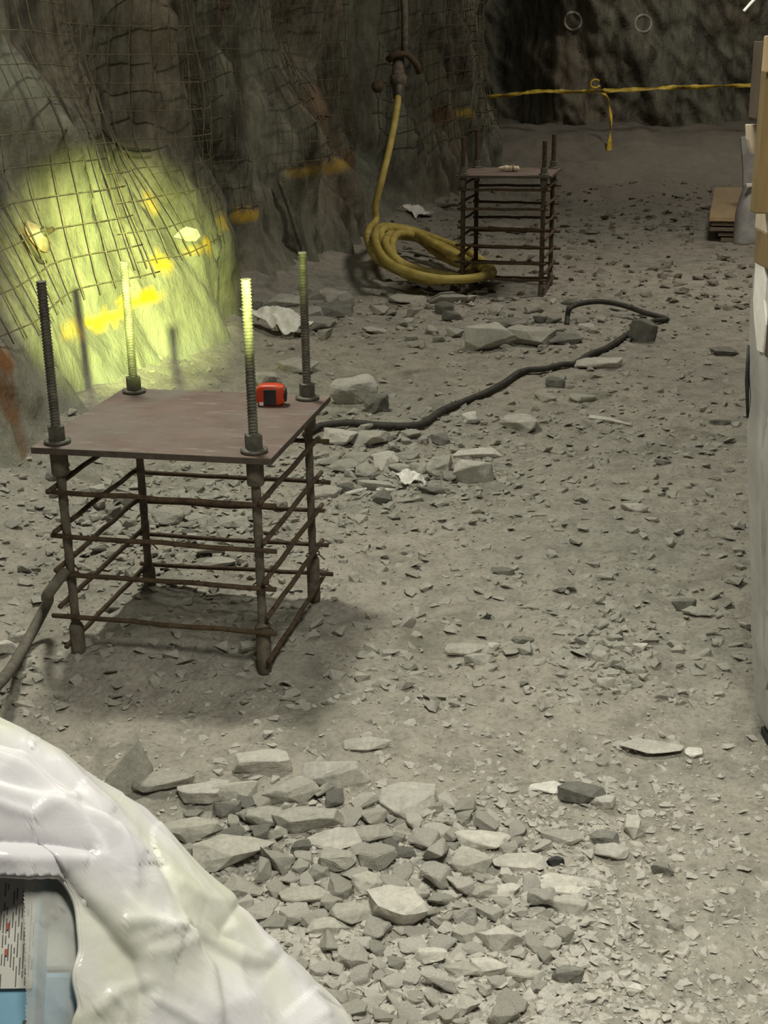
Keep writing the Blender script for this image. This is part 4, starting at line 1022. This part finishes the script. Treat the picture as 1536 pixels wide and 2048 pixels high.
for f_ in FcA:
    for k_ in range(4):
        ed = tuple(sorted((f_[k_], f_[(k_ + 1) % 4]))); ec[ed] += 1
nb = defaultdict(set)
for (i, j), c_ in ec.items():
    if c_ == 1 and i >= na and j < (ntt - 1) * na: nb[i].add(j); nb[j].add(i)
nb = {k_: v_ for k_, v_ in nb.items() if len(v_) == 2}
for it in range(25):
    new = {}
    for i, js in nb.items():
        js = [j for j in js]; new[i] = V[i] * .5 + (V[js[0]] + V[js[1]]) * .25
    for i, v_ in new.items(): V[i] = v_
o = submesh('white_sheet', FcA, M['bag']); o.modifiers.new('t', 'SOLIDIFY').thickness = .003
seen = set(); loop = []
cur = next(iter(nb)) if nb else None
while cur is not None and cur not in seen:
    seen.add(cur); loop.append(V[cur] - BC); nx_ = [j for j in nb.get(cur, ()) if j not in seen]; cur = nx_[0] if nx_ else None
if len(loop) > 20: MB().tube(loop[::2] + loop[:1], .0026, 8, False).build('hem', M['bag'], bag)
submesh('clear_liner', FcB, M['clear'], .012)
# cartons inside
def bag_hit(px, py):
    d = ray(px, py); o_ = Vector((0, 0, H)); t = .2
    while t < 3:
        p = o_ + d * t
        rx = math.sqrt(((p.x - BC.x) / BA) ** 2 + ((p.y - BC.y) / BB) ** 2)
        if rx < 1 and p.z < BH * (1 - rx ** BE): return p
        t += .003
    return p
pt_, pb_ = bag_hit(50, 1748), bag_hit(50, 2046)
def carton_frame(dep):
    up = Vector((0, pt_.y - pb_.y, pt_.z - pb_.z)).normalized(); n_ = Vector((1, 0, 0)).cross(up)
    if n_.y > 0: n_ = -n_
    return up, n_
up_, n_ = carton_frame(0)
def onplane(px, py, dep):    # point of the carton front seen at that pixel
    d = ray(px, py); o_ = Vector((0, 0, H)); c_ = pb_ - n_ * dep
    return o_ + d * ((c_ - o_).dot(n_) / d.dot(n_))
def cart(dep, pxr, pyt, pyb, width, label, body, panel, lab_name):
    tr, br = onplane(pxr, pyt, dep), onplane(pxr, pyb, dep); hL = (tr - br).dot(up_)
    t_ = thing('carton', br + up_ * hL - n_ * 0, label, 'carton')
    Mx = Matrix((Vector((1, 0, 0)), up_, n_)).transposed().to_4x4(); t_.rotation_euler = Mx.to_euler()
    return t_, hL
ca_, hL = cart(.012, 71, 1752, 1976, .3, 'pale blue carton with white printed label inside the white bag', None, None, None)
# local frame: x right, y up along the face, z out of the face; origin at the label's top right corner
MB().box((-.15, -.26, -.061), (.30, .52, .12)).build('box', M['blue'], ca_, True, .003)
MB().box((-.151, -hL / 2, 0), (.296, hL, .003)).build('label', M['paper'], ca_, True)
b = MB(); rnd = random.Random(21)
for c_ in range(24):
    x = -.004 - c_ * .0029; z = -.006 - rnd.random() * .01
    while z > -hL + .012:
        L = rnd.uniform(.004, .022)
        if rnd.random() < .74: b.box((x, z - L / 2, .002), (.0008, min(L, z + hL - .004), .0006))
        z -= L + rnd.uniform(.002, .007)
b.build('label_print', M['ink'], ca_, True)
b = MB()
for z in (-hL * .45, -hL * .68): b.box((-.029, z, .0022), (.0022, .006, .0008))
b.build('red_print', M['redink'], ca_, True)
b = MB()
for k_ in range(10): b.box((-.008, -hL - .030 - .0045 * k_, .0005), (.0042, .003, .001))
b.build('side_print', M['ink'], ca_, True)
cb, hL2 = cart(.05, 160, 1790, 1940, .1, 'blurred white and blue carton behind the clear plastic of the bag', None, None, None)
w2 = (onplane(160, 1880, .05) - onplane(76, 1880, .05)).x
MB().box((-w2 / 2, -hL2 / 2, -.03), (w2, hL2, .06)).build('upper_panel', M['paper'], cb, True, .004)
MB().box((-w2 / 2, -hL2 - .14, -.03), (w2, .275, .06)).build('lower_panel', M['blue'], cb, True, .004)
